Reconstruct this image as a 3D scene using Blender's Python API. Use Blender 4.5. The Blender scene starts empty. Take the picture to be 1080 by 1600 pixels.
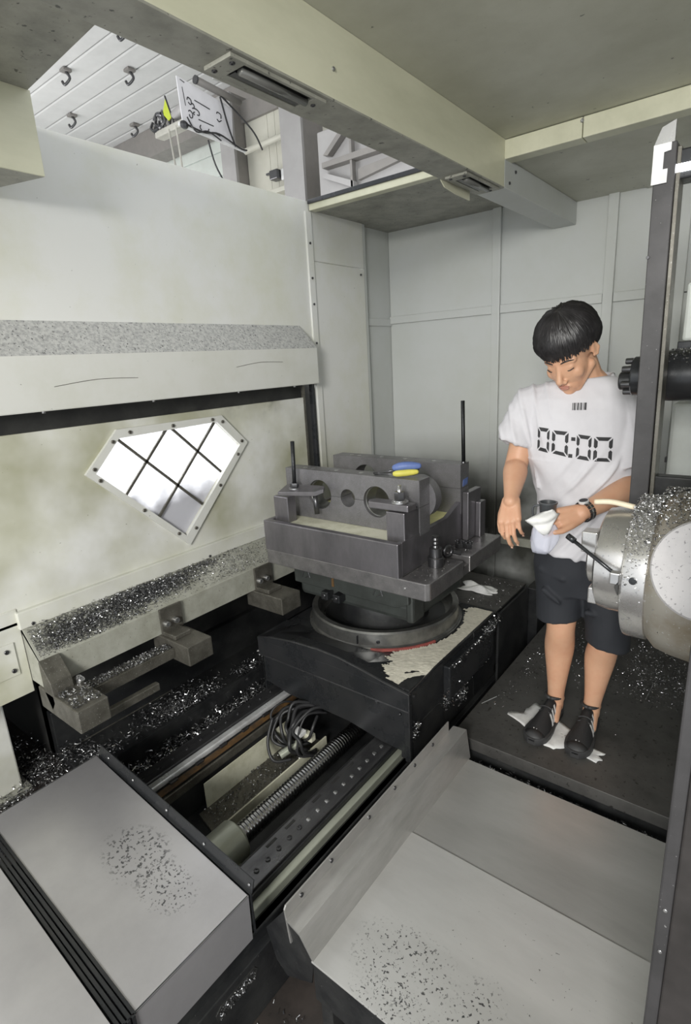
import bpy, bmesh, math, random
import numpy as np
from mathutils import Vector, Matrix, Euler
from mathutils.bvhtree import BVHTree

rnd = random.Random(7)
nrs = np.random.RandomState(11)
SC = bpy.context.scene
COL = SC.collection
PI = math.pi

# ------------------------------------------------------------------ camera
cam_d = bpy.data.cameras.new('camera')
cam = bpy.data.objects.new('camera', cam_d)
COL.objects.link(cam)
YAW, PITCH, ROLL, FPX = 0.674803, 0.269628, -0.0566962, 855.355
fw = Vector((-math.sin(YAW) * math.cos(PITCH), math.cos(YAW) * math.cos(PITCH), -math.sin(PITCH)))
r0 = Vector((math.cos(YAW), math.sin(YAW), 0)); u0 = r0.cross(fw)
rr = math.cos(ROLL) * r0 + math.sin(ROLL) * u0
uu = -math.sin(ROLL) * r0 + math.cos(ROLL) * u0
cam.matrix_world = Matrix(((rr.x, uu.x, -fw.x, 0), (rr.y, uu.y, -fw.y, 0), (rr.z, uu.z, -fw.z, 1.5), (0, 0, 0, 1)))
cam_d.sensor_fit = 'VERTICAL'; cam_d.sensor_height = 32.0
cam_d.lens = FPX / 1600.0 * 32.0
cam_d.clip_start = 0.02; cam_d.clip_end = 200
SC.camera = cam

# ------------------------------------------------------------------ world, lights, exposure
w = bpy.data.worlds.new('world'); SC.world = w; w.use_nodes = True
bg = w.node_tree.nodes['Background']
bg.inputs[0].default_value = (0.93, 0.97, 1.0, 1); bg.inputs[1].default_value = 0.85

def area(name, loc, target, sx, sy, power, col=(1, 1, 1)):
    d = bpy.data.lights.new(name, 'AREA'); d.shape = 'RECTANGLE'; d.size = sx; d.size_y = sy
    d.energy = power; d.color = col
    o = bpy.data.objects.new(name, d); COL.objects.link(o); o.location = loc
    o.rotation_euler = (Vector(target) - Vector(loc)).to_track_quat('-Z', 'Y').to_euler()
    return o
# daylight of the open hall door behind the operator's side, added unseen fills for the hall, daylight past the far side
area('hall_daylight', (0.45, -2.4, 2.2), (-1.3, 2.0, 1.1), 1.0, 0.9, 135, (1.0, 0.985, 0.94))
area('hall_fill_roof', (-8.2, 2.4, 2.4), (-7.0, 4.9, 5.0), 2.5, 2.0, 78, (1, 0.98, 0.97))  # added unseen fill, brightens the hall roof from below
area('hall_fill_high', (-3.4, 1.3, 4.8), (-2.2, 2.2, 1.0), 2.0, 1.5, 14, (0.97, 0.98, 1.0))  # added unseen fill for the hall around the roof opening
area('hall_side_daylight', (-4.4, 0.9, 2.0), (-2.4, 1.4, 0.4), 1.6, 1.6, 120, (0.97, 0.98, 1.0))

SC.view_settings.view_transform = 'Standard'
SC.view_settings.look = 'None'
SC.view_settings.gamma = 1.0
SC.view_settings.use_curve_mapping = False
SC.view_settings.exposure = 0.42

# ------------------------------------------------------------------ materials
MATS = {}
def mat(name, col, rough=0.5, metal=0.0, col2=None, scale=6.0, lo=0.4, hi=0.65, bump=0.0, bscale=60.0,
        stretch=(1, 1, 1), speck=None, sscale=120.0, sth=0.62, rvar=0.12, extra=None, spec=None):
    m = bpy.data.materials.new(name); m.use_nodes = True
    nt = m.node_tree; N = nt.nodes; L = nt.links
    b = N['Principled BSDF']
    tc = N.new('ShaderNodeTexCoord'); mp = N.new('ShaderNodeMapping'); mp.inputs['Scale'].default_value = stretch
    L.new(tc.outputs['Object'], mp.inputs['Vector'])
    nz = N.new('ShaderNodeTexNoise'); nz.inputs['Scale'].default_value = scale; nz.inputs['Detail'].default_value = 7
    nz.inputs['Roughness'].default_value = 0.65
    L.new(mp.outputs[0], nz.inputs['Vector'])
    rp = N.new('ShaderNodeMapRange'); rp.inputs['From Min'].default_value = lo; rp.inputs['From Max'].default_value = hi
    L.new(nz.outputs['Fac'], rp.inputs['Value'])
    mx = N.new('ShaderNodeMix'); mx.data_type = 'RGBA'
    c2 = col2 if col2 else tuple(c * 0.8 for c in col)
    mx.inputs['A'].default_value = (*col, 1); mx.inputs['B'].default_value = (*c2, 1)
    L.new(rp.outputs[0], mx.inputs['Factor'])
    out = mx.outputs['Result']
    if speck:
        n2 = N.new('ShaderNodeTexNoise'); n2.inputs['Scale'].default_value = sscale; n2.inputs['Detail'].default_value = 3
        L.new(tc.outputs['Object'], n2.inputs['Vector'])
        r2 = N.new('ShaderNodeMapRange'); r2.inputs['From Min'].default_value = sth; r2.inputs['From Max'].default_value = sth + 0.05
        L.new(n2.outputs['Fac'], r2.inputs['Value'])
        m2 = N.new('ShaderNodeMix'); m2.data_type = 'RGBA'
        L.new(out, m2.inputs['A']); m2.inputs['B'].default_value = (*speck, 1); L.new(r2.outputs[0], m2.inputs['Factor'])
        out = m2.outputs['Result']
    if extra:
        out = extra(nt, tc, out)
    L.new(out, b.inputs['Base Color'])
    rg = N.new('ShaderNodeMapRange'); rg.inputs['To Min'].default_value = max(0.02, rough - rvar); rg.inputs['To Max'].default_value = min(1, rough + rvar)
    L.new(nz.outputs['Fac'], rg.inputs['Value']); L.new(rg.outputs[0], b.inputs['Roughness'])
    b.inputs['Metallic'].default_value = metal
    if spec is not None: b.inputs['Specular IOR Level'].default_value = spec
    if bump:
        bn = N.new('ShaderNodeTexNoise'); bn.inputs['Scale'].default_value = bscale; bn.inputs['Detail'].default_value = 5
        L.new(mp.outputs[0], bn.inputs['Vector'])
        bp = N.new('ShaderNodeBump'); bp.inputs['Strength'].default_value = bump; bp.inputs['Distance'].default_value = 0.004
        L.new(bn.outputs['Fac'], bp.inputs['Height']); L.new(bp.outputs[0], b.inputs['Normal'])
    MATS[name] = m
    return m

def stain(center, radii, col, scale, th, soft=0.06):
    """a patch of dirt of its own shape: noise blots inside a soft ellipsoid (object coordinates)"""
    def f(nt, tc, out):
        N = nt.nodes; L = nt.links
        s = N.new('ShaderNodeVectorMath'); s.operation = 'SUBTRACT'; s.inputs[1].default_value = center
        L.new(tc.outputs['Object'], s.inputs[0])
        d = N.new('ShaderNodeVectorMath'); d.operation = 'DIVIDE'; d.inputs[1].default_value = radii
        L.new(s.outputs[0], d.inputs[0])
        ln = N.new('ShaderNodeVectorMath'); ln.operation = 'LENGTH'; L.new(d.outputs[0], ln.inputs[0])
        fa = N.new('ShaderNodeMapRange'); fa.inputs['From Min'].default_value = 1.0; fa.inputs['From Max'].default_value = 0.6
        L.new(ln.outputs['Value'], fa.inputs['Value'])
        nz = N.new('ShaderNodeTexNoise'); nz.inputs['Scale'].default_value = scale; nz.inputs['Detail'].default_value = 4
        L.new(tc.outputs['Object'], nz.inputs['Vector'])
        th_ = N.new('ShaderNodeMapRange'); th_.inputs['From Min'].default_value = th; th_.inputs['From Max'].default_value = th + soft
        L.new(nz.outputs['Fac'], th_.inputs['Value'])
        mu = N.new('ShaderNodeMath'); mu.operation = 'MULTIPLY'; L.new(fa.outputs[0], mu.inputs[0]); L.new(th_.outputs[0], mu.inputs[1])
        m2 = N.new('ShaderNodeMix'); m2.data_type = 'RGBA'
        L.new(out, m2.inputs['A']); m2.inputs['B'].default_value = (*col, 1); L.new(mu.outputs[0], m2.inputs['Factor'])
        return m2.outputs['Result']
    return f
def stains(*fs):
    def f(nt, tc, out):
        for g in fs: out = g(nt, tc, out)
        return out
    return f

wall_dirt = stains(stain((0, 1.2, 0.62), (0.5, 2.2, 0.75), (0.33, 0.325, 0.22), 3.0, 0.36, 0.35),
                   stain((0, 1.9, 0.75), (0.4, 0.32, 0.16), (0.12, 0.12, 0.10), 7.0, 0.44, 0.25))
M_WALL = mat('grimy_cream_paint', (0.69, 0.69, 0.665), 0.45, 0, (0.615, 0.615, 0.52), 2.2, 0.42, 0.7, speck=(0.2, 0.2, 0.17), sscale=70, sth=0.73, extra=wall_dirt, bump=0.05, bscale=30)
M_WALLB = mat('grey_white_paint', (0.535, 0.55, 0.54), 0.42, 0, (0.49, 0.505, 0.47), 1.6, 0.42, 0.7, bump=0.04, bscale=20,
              extra=stain((0.2, 0, -0.05), (4.0, 1.0, 1.10), (0.05, 0.05, 0.043), 2.5, 0.16, 0.36))
M_CEIL = mat('oily_grey_ceiling_paint', (0.52, 0.515, 0.43), 0.4, 0, (0.42, 0.415, 0.33), 3.0, 0.4, 0.7, speck=(0.16, 0.16, 0.13), sscale=40, sth=0.70, bump=0.04, bscale=40)
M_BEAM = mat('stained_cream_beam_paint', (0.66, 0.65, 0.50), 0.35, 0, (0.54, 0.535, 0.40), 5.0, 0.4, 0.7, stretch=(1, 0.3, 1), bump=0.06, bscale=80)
M_BEAMD = mat('dark_underside_paint', (0.34, 0.335, 0.29), 0.45, 0, (0.2, 0.2, 0.17), 8.0, 0.4, 0.7, speck=(0.08, 0.08, 0.07), sscale=60, sth=0.66)  # darker tone for undersides; on the soffit it paints in shade
M_HOOD = mat('hood_cream_paint', (0.62, 0.62, 0.585), 0.42, 0, (0.56, 0.56, 0.50), 3.0, 0.45, 0.7, speck=(0.22, 0.22, 0.2), sscale=90, sth=0.74)
M_HOODTOP = mat('swarf_dusted_hood_top', (0.52, 0.52, 0.50), 0.5, 0.1, (0.34, 0.34, 0.335), 75.0, 0.42, 0.62, speck=(0.13, 0.13, 0.13), sscale=110, sth=0.62)
M_DARKGAP = mat('gap_black', (0.018, 0.018, 0.018), 0.55, 0, (0.035, 0.035, 0.033), 10)  # black for gaps and recesses, their shade put into the colour
M_BLACK = mat('oily_black_cast_iron', (0.022, 0.023, 0.025), 0.36, 0.3, (0.055, 0.056, 0.055), 7.0, 0.4, 0.75, bump=0.15, bscale=60, speck=(0.15, 0.15, 0.15), sscale=140, sth=0.71)
M_BLACKS = mat('black_sheet_metal', (0.028, 0.030, 0.033), 0.28, 0.4, (0.05, 0.05, 0.052), 5.0, 0.4, 0.75, bump=0.06, bscale=50)
M_DGREEN = mat('dark_green_grey_casting', (0.055, 0.062, 0.058), 0.42, 0.2, (0.035, 0.038, 0.036), 9.0, bump=0.1, bscale=50)
M_STEEL = mat('ground_grey_steel', (0.235, 0.225, 0.24), 0.34, 0.75, (0.15, 0.145, 0.155), 9.0, 0.4, 0.7, bump=0.05, bscale=150, stretch=(1, 1, 0.4))
M_STEELP = mat('pitted_grey_steel', (0.23, 0.225, 0.235), 0.4, 0.6, (0.17, 0.165, 0.17), 14.0, 0.4, 0.7, bump=0.1, bscale=260, speck=(0.38, 0.38, 0.39), sscale=420, sth=0.62)
M_TABLE = mat('oily_table_steel', (0.30, 0.29, 0.29), 0.33, 0.7, (0.16, 0.155, 0.16), 12.0, 0.35, 0.7, bump=0.06, bscale=120, speck=(0.45, 0.45, 0.45), sscale=220, sth=0.66)
M_CHROME = mat('polished_rail_steel', (0.85, 0.86, 0.87), 0.30, 0.45, (0.6, 0.6, 0.6), 10)
M_SCREW = mat('oiled_screw_steel', (0.50, 0.50, 0.50), 0.22, 1.0, (0.36, 0.36, 0.36), 40)
M_RAIL = mat('dark_rail_cover_steel', (0.16, 0.16, 0.165), 0.3, 0.8, (0.09, 0.09, 0.095), 16.0, 0.4, 0.65, stretch=(1, 0.3, 1))
M_BAND = mat('greenish_way_steel', (0.52, 0.54, 0.46), 0.35, 0.4, (0.34, 0.36, 0.29), 9.0, stretch=(1, 0.15, 1))
M_COVER = mat('telescopic_cover_steel', (0.56, 0.55, 0.565), 0.36, 0.65, (0.47, 0.46, 0.475), 3.0, 0.4, 0.7, bump=0.02, bscale=60,
              extra=stains(stain((0.08, 0.03, 0.15), (0.15, 0.10, 0.2), (0.13, 0.13, 0.135), 95.0, 0.56, 0.05), stain((0.24, 0.02, 0.15), (0.12, 0.08, 0.2), (0.1, 0.1, 0.105), 120.0, 0.58, 0.04)))
M_PLATE = mat('brushed_cover_plate_steel', (0.66, 0.655, 0.64), 0.36, 0.55, (0.52, 0.515, 0.50), 4.0, 0.4, 0.7, bump=0.04, bscale=60, stretch=(0.25, 1, 1),
              extra=stains(stain((-0.20, -0.12, 0), (0.17, 0.12, 0.2), (0.10, 0.10, 0.10), 130.0, 0.60, 0.04), stain((0.0, -0.17, 0), (0.08, 0.17, 0.2), (0.07, 0.07, 0.07), 110.0, 0.60, 0.03), stain((-0.17, -0.22, 0), (0.14, 0.06, 0.2), (0.08, 0.08, 0.08), 140.0, 0.60, 0.04),
                           stain((0.1, -0.1, 0), (0.4, 0.4, 0.2), (0.12, 0.12, 0.11), 90.0, 0.70, 0.03)))
M_PLATE2 = mat('shaded_brushed_plate_steel', (0.48, 0.475, 0.46), 0.36, 0.55, (0.36, 0.355, 0.34), 4.0, 0.4, 0.7, bump=0.04, bscale=60, stretch=(0.25, 1, 1), speck=(0.15, 0.15, 0.14), sscale=90, sth=0.76)  # darker copy of the near plate; its tilt from the light is coloured in
M_RIDGE = mat('worn_angle_steel', (0.50, 0.49, 0.475), 0.34, 0.6, (0.34, 0.335, 0.32), 10.0, 0.4, 0.7, stretch=(1, 0.25, 1))
M_PLATF = mat('dark_platform_steel', (0.10, 0.097, 0.092), 0.5, 0.35, (0.055, 0.053, 0.05), 5.0, 0.4, 0.7, bump=0.12, bscale=90, speck=(0.035, 0.033, 0.03), sscale=60, sth=0.64)
M_PIT = mat('brown_oily_pit_floor', (0.055, 0.045, 0.040), 0.45, 0.1, (0.03, 0.026, 0.024), 6.0, bump=0.1)
M_SAND = mat('pale_grit_paint', (0.66, 0.63, 0.53), 0.8, 0, (0.5, 0.48, 0.40), 30.0, 0.45, 0.7, bump=0.2, bscale=300, speck=(0.3, 0.28, 0.24), sscale=300, sth=0.68)
M_CREAM = mat('cream_painted_casting', (0.66, 0.65, 0.52), 0.55, 0, (0.5, 0.49, 0.36), 14.0, 0.45, 0.68, bump=0.05)
M_YELL = mat('yellow_primer', (0.62, 0.60, 0.30), 0.55, 0, (0.5, 0.48, 0.22), 10)
M_RED = mat('worn_red_paint', (0.28, 0.07, 0.06), 0.5, 0, (0.16, 0.05, 0.045), 30)
M_RINGST = mat('dull_ring_steel', (0.24, 0.24, 0.23), 0.32, 0.8, (0.15, 0.15, 0.145), 14.0)
M_BRACK = mat('brown_grey_bracket_steel', (0.15, 0.142, 0.122), 0.4, 0.5, (0.09, 0.085, 0.07), 16.0, speck=(0.3, 0.3, 0.28), sscale=200, sth=0.64)
M_TRAY = mat('oily_tray_paint', (0.40, 0.40, 0.35), 0.4, 0.1, (0.28, 0.28, 0.23), 9.0, 0.4, 0.7, speck=(0.15, 0.15, 0.13), sscale=90, sth=0.68)
M_RUST = mat('rust_orange_oil', (0.16, 0.085, 0.03), 0.5, 0.1, (0.04, 0.03, 0.02), 14)
M_BOLT = mat('dark_bolt_steel', (0.12, 0.12, 0.125), 0.32, 0.85)
M_BOLTL = mat('bright_bolt_steel', (0.55, 0.55, 0.55), 0.28, 0.9)
M_ROD = mat('black_oxide_rod', (0.05, 0.052, 0.055), 0.32, 0.8, bump=0.4, bscale=400, stretch=(0.05, 0.05, 1))
M_POST = mat('dark_grey_dusty_steel', (0.06, 0.058, 0.06), 0.5, 0.3, (0.042, 0.041, 0.042), 8.0, speck=(0.25, 0.25, 0.25), sscale=230, sth=0.72)
M_HEAD = mat('spindle_head_bright_steel', (0.62, 0.61, 0.60), 0.26, 0.85, (0.5, 0.49, 0.48), 10, speck=(0.35, 0.35, 0.36), sscale=150, sth=0.64)
M_HEADB = mat('spindle_head_worn_body', (0.36, 0.34, 0.30), 0.42, 0.5, (0.26, 0.22, 0.16), 6.0, 0.42, 0.62, speck=(0.5, 0.5, 0.5), sscale=160, sth=0.66)
M_DISC = mat('dusty_white_disc', (0.50, 0.485, 0.49), 0.5, 0.2, (0.42, 0.41, 0.42), 10, speck=(0.22, 0.21, 0.22), sscale=170, sth=0.64)
M_BOXW = mat('pale_green_grey_box_paint', (0.60, 0.63, 0.60), 0.45, 0, (0.55, 0.57, 0.54), 8)
M_NEAR = mat('dark_brown_greasy_steel', (0.020, 0.018, 0.017), 0.6, 0.1, (0.035, 0.031, 0.03), 9.0, speck=(0.12, 0.12, 0.12), sscale=200, sth=0.73)
M_STRAP = mat('cream_strap_webbing', (0.5, 0.49, 0.44), 0.8)
M_LAMP = mat('lamp_tube_glass', (0.16, 0.16, 0.15), 0.12, 0.2)
M_ROOF = mat('white_roof_panel', (0.58, 0.58, 0.575), 0.5, 0, (0.53, 0.53, 0.525), 3)
M_HBEAM = mat('brown_grey_hall_steel', (0.24, 0.225, 0.21), 0.5, 0.1, (0.2, 0.19, 0.18), 4)
M_HWALL = mat('pale_green_siding', (0.60, 0.64, 0.60), 0.5, 0, (0.55, 0.58, 0.54), 3)
M_HPAN = mat('cream_hall_partition', (0.55, 0.54, 0.47), 0.5, 0, (0.5, 0.49, 0.42), 3)
M_HCOL = mat('grey_hall_column_paint', (0.36, 0.35, 0.345), 0.5, 0, (0.32, 0.31, 0.305), 3)
M_BOARD = mat('white_control_board', (0.80, 0.79, 0.82), 0.5, 0, (0.70, 0.69, 0.72), 4)
M_INK = mat('black_marker_ink', (0.03, 0.03, 0.035), 0.6)
M_CABLE = mat('black_cable_rubber', (0.03, 0.03, 0.032), 0.45)
M_WHITEP = mat('white_plastic', (0.82, 0.82, 0.82), 0.5)
M_GREENY = mat('yellow_green_plastic', (0.55, 0.65, 0.05), 0.5)
M_HFLOOR = mat('pale_hall_floor', (0.72, 0.72, 0.72), 0.6, 0, (0.62, 0.62, 0.62), 3)
M_SKIN = mat('skin', (0.60, 0.35, 0.225), 0.5, 0, (0.57, 0.31, 0.195), 14, bump=0.03, bscale=200)
M_SKIN.node_tree.nodes['Principled BSDF'].inputs['Subsurface Weight'].default_value = 0.12
M_SKIN.node_tree.nodes['Principled BSDF'].inputs['Subsurface Radius'].default_value = (0.012, 0.005, 0.003)
M_LIP = mat('lips', (0.42, 0.19, 0.145), 0.5)
M_NAIL = mat('fingernail', (0.66, 0.42, 0.32), 0.35)
M_HAIR = mat('black_hair', (0.014, 0.013, 0.014), 0.42, 0, (0.03, 0.028, 0.029), 25)
M_SHIRT = mat('white_cotton', (0.60, 0.59, 0.62), 0.85, 0, (0.57, 0.56, 0.59), 10, bump=0.08, bscale=500)
M_PRINT = mat('black_fabric_print', (0.025, 0.025, 0.028), 0.7)
M_SHORTS = mat('black_cotton', (0.014, 0.016, 0.021), 0.8, 0, (0.02, 0.022, 0.028), 8, bump=0.12, bscale=90)
M_SHOE = mat('black_shoe_mesh', (0.018, 0.018, 0.019), 0.6, bump=0.3, bscale=500)
M_SOLE = mat('dark_rubber_sole', (0.035, 0.035, 0.036), 0.6)
M_CLOTH = mat('white_rag_cloth', (0.78, 0.78, 0.76), 0.9, 0, (0.62, 0.62, 0.62), 12, bump=0.2, bscale=80)
M_CUP = mat('dark_grey_plastic', (0.06, 0.065, 0.07), 0.35)
M_CREAMP = mat('cream_hose_plastic', (0.75, 0.66, 0.50), 0.5)
M_BLUE = mat('blue_grip_rubber', (0.12, 0.18, 0.42), 0.5)
M_YGRIP = mat('yellow_grip_rubber', (0.72, 0.66, 0.12), 0.5)
M_SW1 = mat('bright_swarf', (0.75, 0.75, 0.76), 0.25, 0.95)
M_SW2 = mat('dark_swarf', (0.10, 0.10, 0.105), 0.4, 0.8)
M_SW3 = mat('grey_swarf', (0.30, 0.30, 0.30), 0.35, 0.9)

def emis(name, col, s):
    m = bpy.data.materials.new(name); m.use_nodes = True
    b = m.node_tree.nodes['Principled BSDF']
    b.inputs['Emission Color'].default_value = (*col, 1); b.inputs['Emission Strength'].default_value = s
    return m
M_LED = emis('lit_lamp_lens', (0.95, 0.97, 1.0), 6.0)

def pane_mat():
    m = bpy.data.materials.new('scratched_polycarbonate'); m.use_nodes = True
    nt = m.node_tree; N = nt.nodes; L = nt.links
    for n in list(N): N.remove(n)
    o = N.new('ShaderNodeOutputMaterial'); t = N.new('ShaderNodeBsdfTransparent'); tl = N.new('ShaderNodeBsdfTranslucent')
    g = N.new('ShaderNodeBsdfGlossy'); g.inputs['Roughness'].default_value = 0.3
    tl.inputs[0].default_value = (0.95, 0.95, 0.97, 1)
    nz = N.new('ShaderNodeTexNoise'); nz.inputs['Scale'].default_value = 14; nz.inputs['Detail'].default_value = 8
    mr = N.new('ShaderNodeMapRange'); mr.inputs['From Min'].default_value = 0.3; mr.inputs['From Max'].default_value = 0.7
    mr.inputs['To Min'].default_value = 0.35; mr.inputs['To Max'].default_value = 0.6
    L.new(nz.outputs['Fac'], mr.inputs['Value'])
    a = N.new('ShaderNodeMixShader'); L.new(mr.outputs[0], a.inputs[0]); L.new(t.outputs[0], a.inputs[1]); L.new(tl.outputs[0], a.inputs[2])
    df = N.new('ShaderNodeBsdfDiffuse'); df.inputs[0].default_value = (0.52, 0.52, 0.56, 1)
    tc = N.new('ShaderNodeTexCoord'); sx = N.new('ShaderNodeSeparateXYZ'); L.new(tc.outputs['Object'], sx.inputs[0])
    n2 = N.new('ShaderNodeTexNoise'); n2.inputs['Scale'].default_value = 9; n2.inputs['Detail'].default_value = 6; L.new(tc.outputs['Object'], n2.inputs['Vector'])
    ad = N.new('ShaderNodeMath'); ad.operation = 'MULTIPLY_ADD'; ad.inputs[1].default_value = 0.18; L.new(n2.outputs['Fac'], ad.inputs[0]); L.new(sx.outputs['Z'], ad.inputs[2])
    dm = N.new('ShaderNodeMapRange'); dm.inputs['From Min'].default_value = 0.37; dm.inputs['From Max'].default_value = 0.28; dm.inputs['To Max'].default_value = 0.93
    L.new(ad.outputs[0], dm.inputs['Value'])
    a2 = N.new('ShaderNodeMixShader'); L.new(dm.outputs[0], a2.inputs[0]); L.new(a.outputs[0], a2.inputs[1]); L.new(df.outputs[0], a2.inputs[2]); a = a2
    c = N.new('ShaderNodeMixShader'); c.inputs[0].default_value = 0.06; L.new(a.outputs[0], c.inputs[1]); L.new(g.outputs[0], c.inputs[2])
    L.new(c.outputs[0], o.inputs[0])
    return m
M_PANE = pane_mat()
def bag_mat():
    m = bpy.data.materials.new('clear_plastic_film'); m.use_nodes = True
    b = m.node_tree.nodes['Principled BSDF']
    b.inputs['Base Color'].default_value = (0.75, 0.77, 0.9, 1); b.inputs['Roughness'].default_value = 0.25
    b.inputs['Alpha'].default_value = 0.42
    return m
M_BAG = bag_mat()

# ------------------------------------------------------------------ geometry helpers (world coordinates)
class MB:
    def __init__(s): s.b = bmesh.new()
    def poly(s, pts, faces):
        vs = [s.b.verts.new(p) for p in pts]
        for f in faces:
            try: s.b.faces.new([vs[i] for i in f])
            except ValueError: pass
        return s
    def box(s, x0, x1, y0, y1, z0, z1, bev=0.0):
        x0, x1 = min(x0, x1), max(x0, x1); y0, y1 = min(y0, y1), max(y0, y1); z0, z1 = min(z0, z1), max(z0, z1)
        p = [(x0, y0, z0), (x1, y0, z0), (x1, y1, z0), (x0, y1, z0), (x0, y0, z1), (x1, y0, z1), (x1, y1, z1), (x0, y1, z1)]
        vs = [s.b.verts.new(q) for q in p]
        fs = [s.b.faces.new([vs[i] for i in f]) for f in ((3, 2, 1, 0), (4, 5, 6, 7), (0, 1, 5, 4), (1, 2, 6, 5), (2, 3, 7, 6), (3, 0, 4, 7))]
        if bev > 0:
            es = list({e for f in fs for e in f.edges})
            bmesh.ops.bevel(s.b, geom=es, offset=bev, segments=2, profile=0.5, affect='EDGES')
        return s
    def prism(s, pts, vec, bev=0.0):
        """closed polygon pts (3-D) swept by vec"""
        v = Vector(vec); a = [s.b.verts.new(p) for p in pts]; c = [s.b.verts.new(Vector(p) + v) for p in pts]; n = len(pts)
        fs = [s.b.faces.new(a[::-1]), s.b.faces.new(c)]
        for i in range(n): fs.append(s.b.faces.new((a[i], a[(i + 1) % n], c[(i + 1) % n], c[i])))
        if bev > 0:
            es = list({e for f in fs for e in f.edges})
            bmesh.ops.bevel(s.b, geom=es, offset=bev, segments=2, profile=0.5, affect='EDGES')
        return s
    def rings(s, rings, cap0=True, cap1=True, closed=True):
        rs = [[s.b.verts.new(p) for p in r] for r in rings]
        n = len(rs[0])
        for a, c in zip(rs[:-1], rs[1:]):
            for i in range(n if closed else n - 1):
                s.b.faces.new((a[i], a[(i + 1) % n], c[(i + 1) % n], c[i]))
        if cap0: s.b.faces.new(rs[0][::-1])
        if cap1: s.b.faces.new(rs[-1])
        return s
    def lathe(s, p0, axis, prof, n=32, cap=True):
        """prof: list of (distance along axis, radius)"""
        ax = Vector(axis).normalized(); t = ax.orthogonal().normalized(); b = ax.cross(t); p0 = Vector(p0)
        rg = []
        for h, r in prof:
            rg.append([p0 + ax * h + (t * math.cos(2 * PI * i / n) + b * math.sin(2 * PI * i / n)) * r for i in range(n)])
        return s.rings(rg, cap, cap)
    def cyl(s, p0, p1, r, n=20, r1=None):
        p0 = Vector(p0); p1 = Vector(p1); l = (p1 - p0).length
        return s.lathe(p0, p1 - p0, [(0, r), (l, r if r1 is None else r1)], n)
    def tube(s, pts, r, n=8, radii=None):
        P = [Vector(p) for p in pts]; rg = []; prev = None
        for i, p in enumerate(P):
            d = (P[min(i + 1, len(P) - 1)] - P[max(i - 1, 0)]).normalized()
            t = d.orthogonal().normalized() if prev is None else (prev - d * prev.dot(d)).normalized()
            prev = t; b = d.cross(t); q = radii[i] if radii else r
            rg.append([p + (t * math.cos(2 * PI * k / n) + b * math.sin(2 * PI * k / n)) * q for k in range(n)])
        return s.rings(rg)
    def ell(s, c, ax, rad, seg=16, rin=10):
        """ellipsoid with axes ax (3 vectors) and radii rad"""
        c = Vector(c); A = [Vector(a).normalized() * r for a, r in zip(ax, rad)]; rg = []
        for j in range(1, rin):
            th = PI * j / rin
            rg.append([c - A[2] * math.cos(th) + (A[0] * math.cos(2 * PI * i / seg) + A[1] * math.sin(2 * PI * i / seg)) * math.sin(th) for i in range(seg)])
        return s.rings(rg)
    def cap(s, p0, p1, r0_, r1_, n=14):
        """tapered capsule"""
        p0 = Vector(p0); p1 = Vector(p1); d = p1 - p0; l = d.length
        prof = []
        for k in range(1, 5): a = PI / 2 * (1 - k / 5.0); prof.append((-r0_ * math.sin(a), r0_ * math.cos(a)))
        prof.append((0, r0_)); prof.append((l, r1_))
        for k in range(1, 5): a = PI / 2 * (k / 5.0); prof.append((l + r1_ * math.sin(a), r1_ * math.cos(a)))
        return s.lathe(p0, d, prof, n)
    def chain(s, pts, rad, n=14):
        for i in range(len(pts) - 1): s.cap(pts[i], pts[i + 1], rad[i], rad[i + 1], n)
        return s
    def limb(s, pts, rad, k=5, n=28):
        """a tapering limb: one swept tube through the joints with rounded ends"""
        P = catmull(pts, k); m_ = len(pts); R_ = catmull([(r, 0, 0) for r in rad], k); R_ = [q.x for q in R_]
        d0 = (P[1] - P[0]).normalized(); d1 = (P[-1] - P[-2]).normalized()
        pre = [(P[0] - d0 * (R_[0] * math.sin(a)), R_[0] * math.cos(a)) for a in (1.35, 1.0, .6, .3)]
        post = [(P[-1] + d1 * (R_[-1] * math.sin(a)), R_[-1] * math.cos(a)) for a in (.3, .6, 1.0, 1.35)]
        A_ = pre + list(zip(P, R_)) + post
        return s.tube([p for p, _ in A_], 0, n, [r for _, r in A_])

def catmull(pts, k=6):
    P = [Vector(p) for p in pts]; out = []
    for i in range(len(P) - 1):
        a = P[max(i - 1, 0)]; b = P[i]; c = P[i + 1]; d = P[min(i + 2, len(P) - 1)]
        for j in range(k):
            t = j / k
            out.append(0.5 * ((2 * b) + (c - a) * t + (2 * a - 5 * b + 4 * c - d) * t * t + (3 * b - a - 3 * c + d) * t ** 3))
    out.append(P[-1]); return out

def base_of(o):
    return Vector(o['_b']) if o is not None and '_b' in o else Vector((0, 0, 0))
BASES = {}
def link(name, me, m, parent=None, base=None, smooth=False):
    """one mesh object; the mesh is given in world coordinates, its origin goes to base (its parent's base for a part)"""
    b = BASES[parent.name] if parent is not None else (Vector(base) if base is not None else None)
    if b is None:
        n = len(me.vertices); co = np.empty(n * 3, np.float32); me.vertices.foreach_get('co', co); co = co.reshape(-1, 3)
        mn, mxx = co.min(0), co.max(0); b = Vector(((mn[0] + mxx[0]) / 2, (mn[1] + mxx[1]) / 2, mn[2]))
    me.transform(Matrix.Translation(-b))
    if isinstance(m, (list, tuple)):
        for q in m: me.materials.append(q)
    elif m: me.materials.append(m)
    if smooth:
        me.polygons.foreach_set('use_smooth', [True] * len(me.polygons))
    o = bpy.data.objects.new(name, me); COL.objects.link(o)
    if parent is not None: o.parent = parent
    else: o.location = b
    BASES[o.name] = b
    return o
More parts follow.
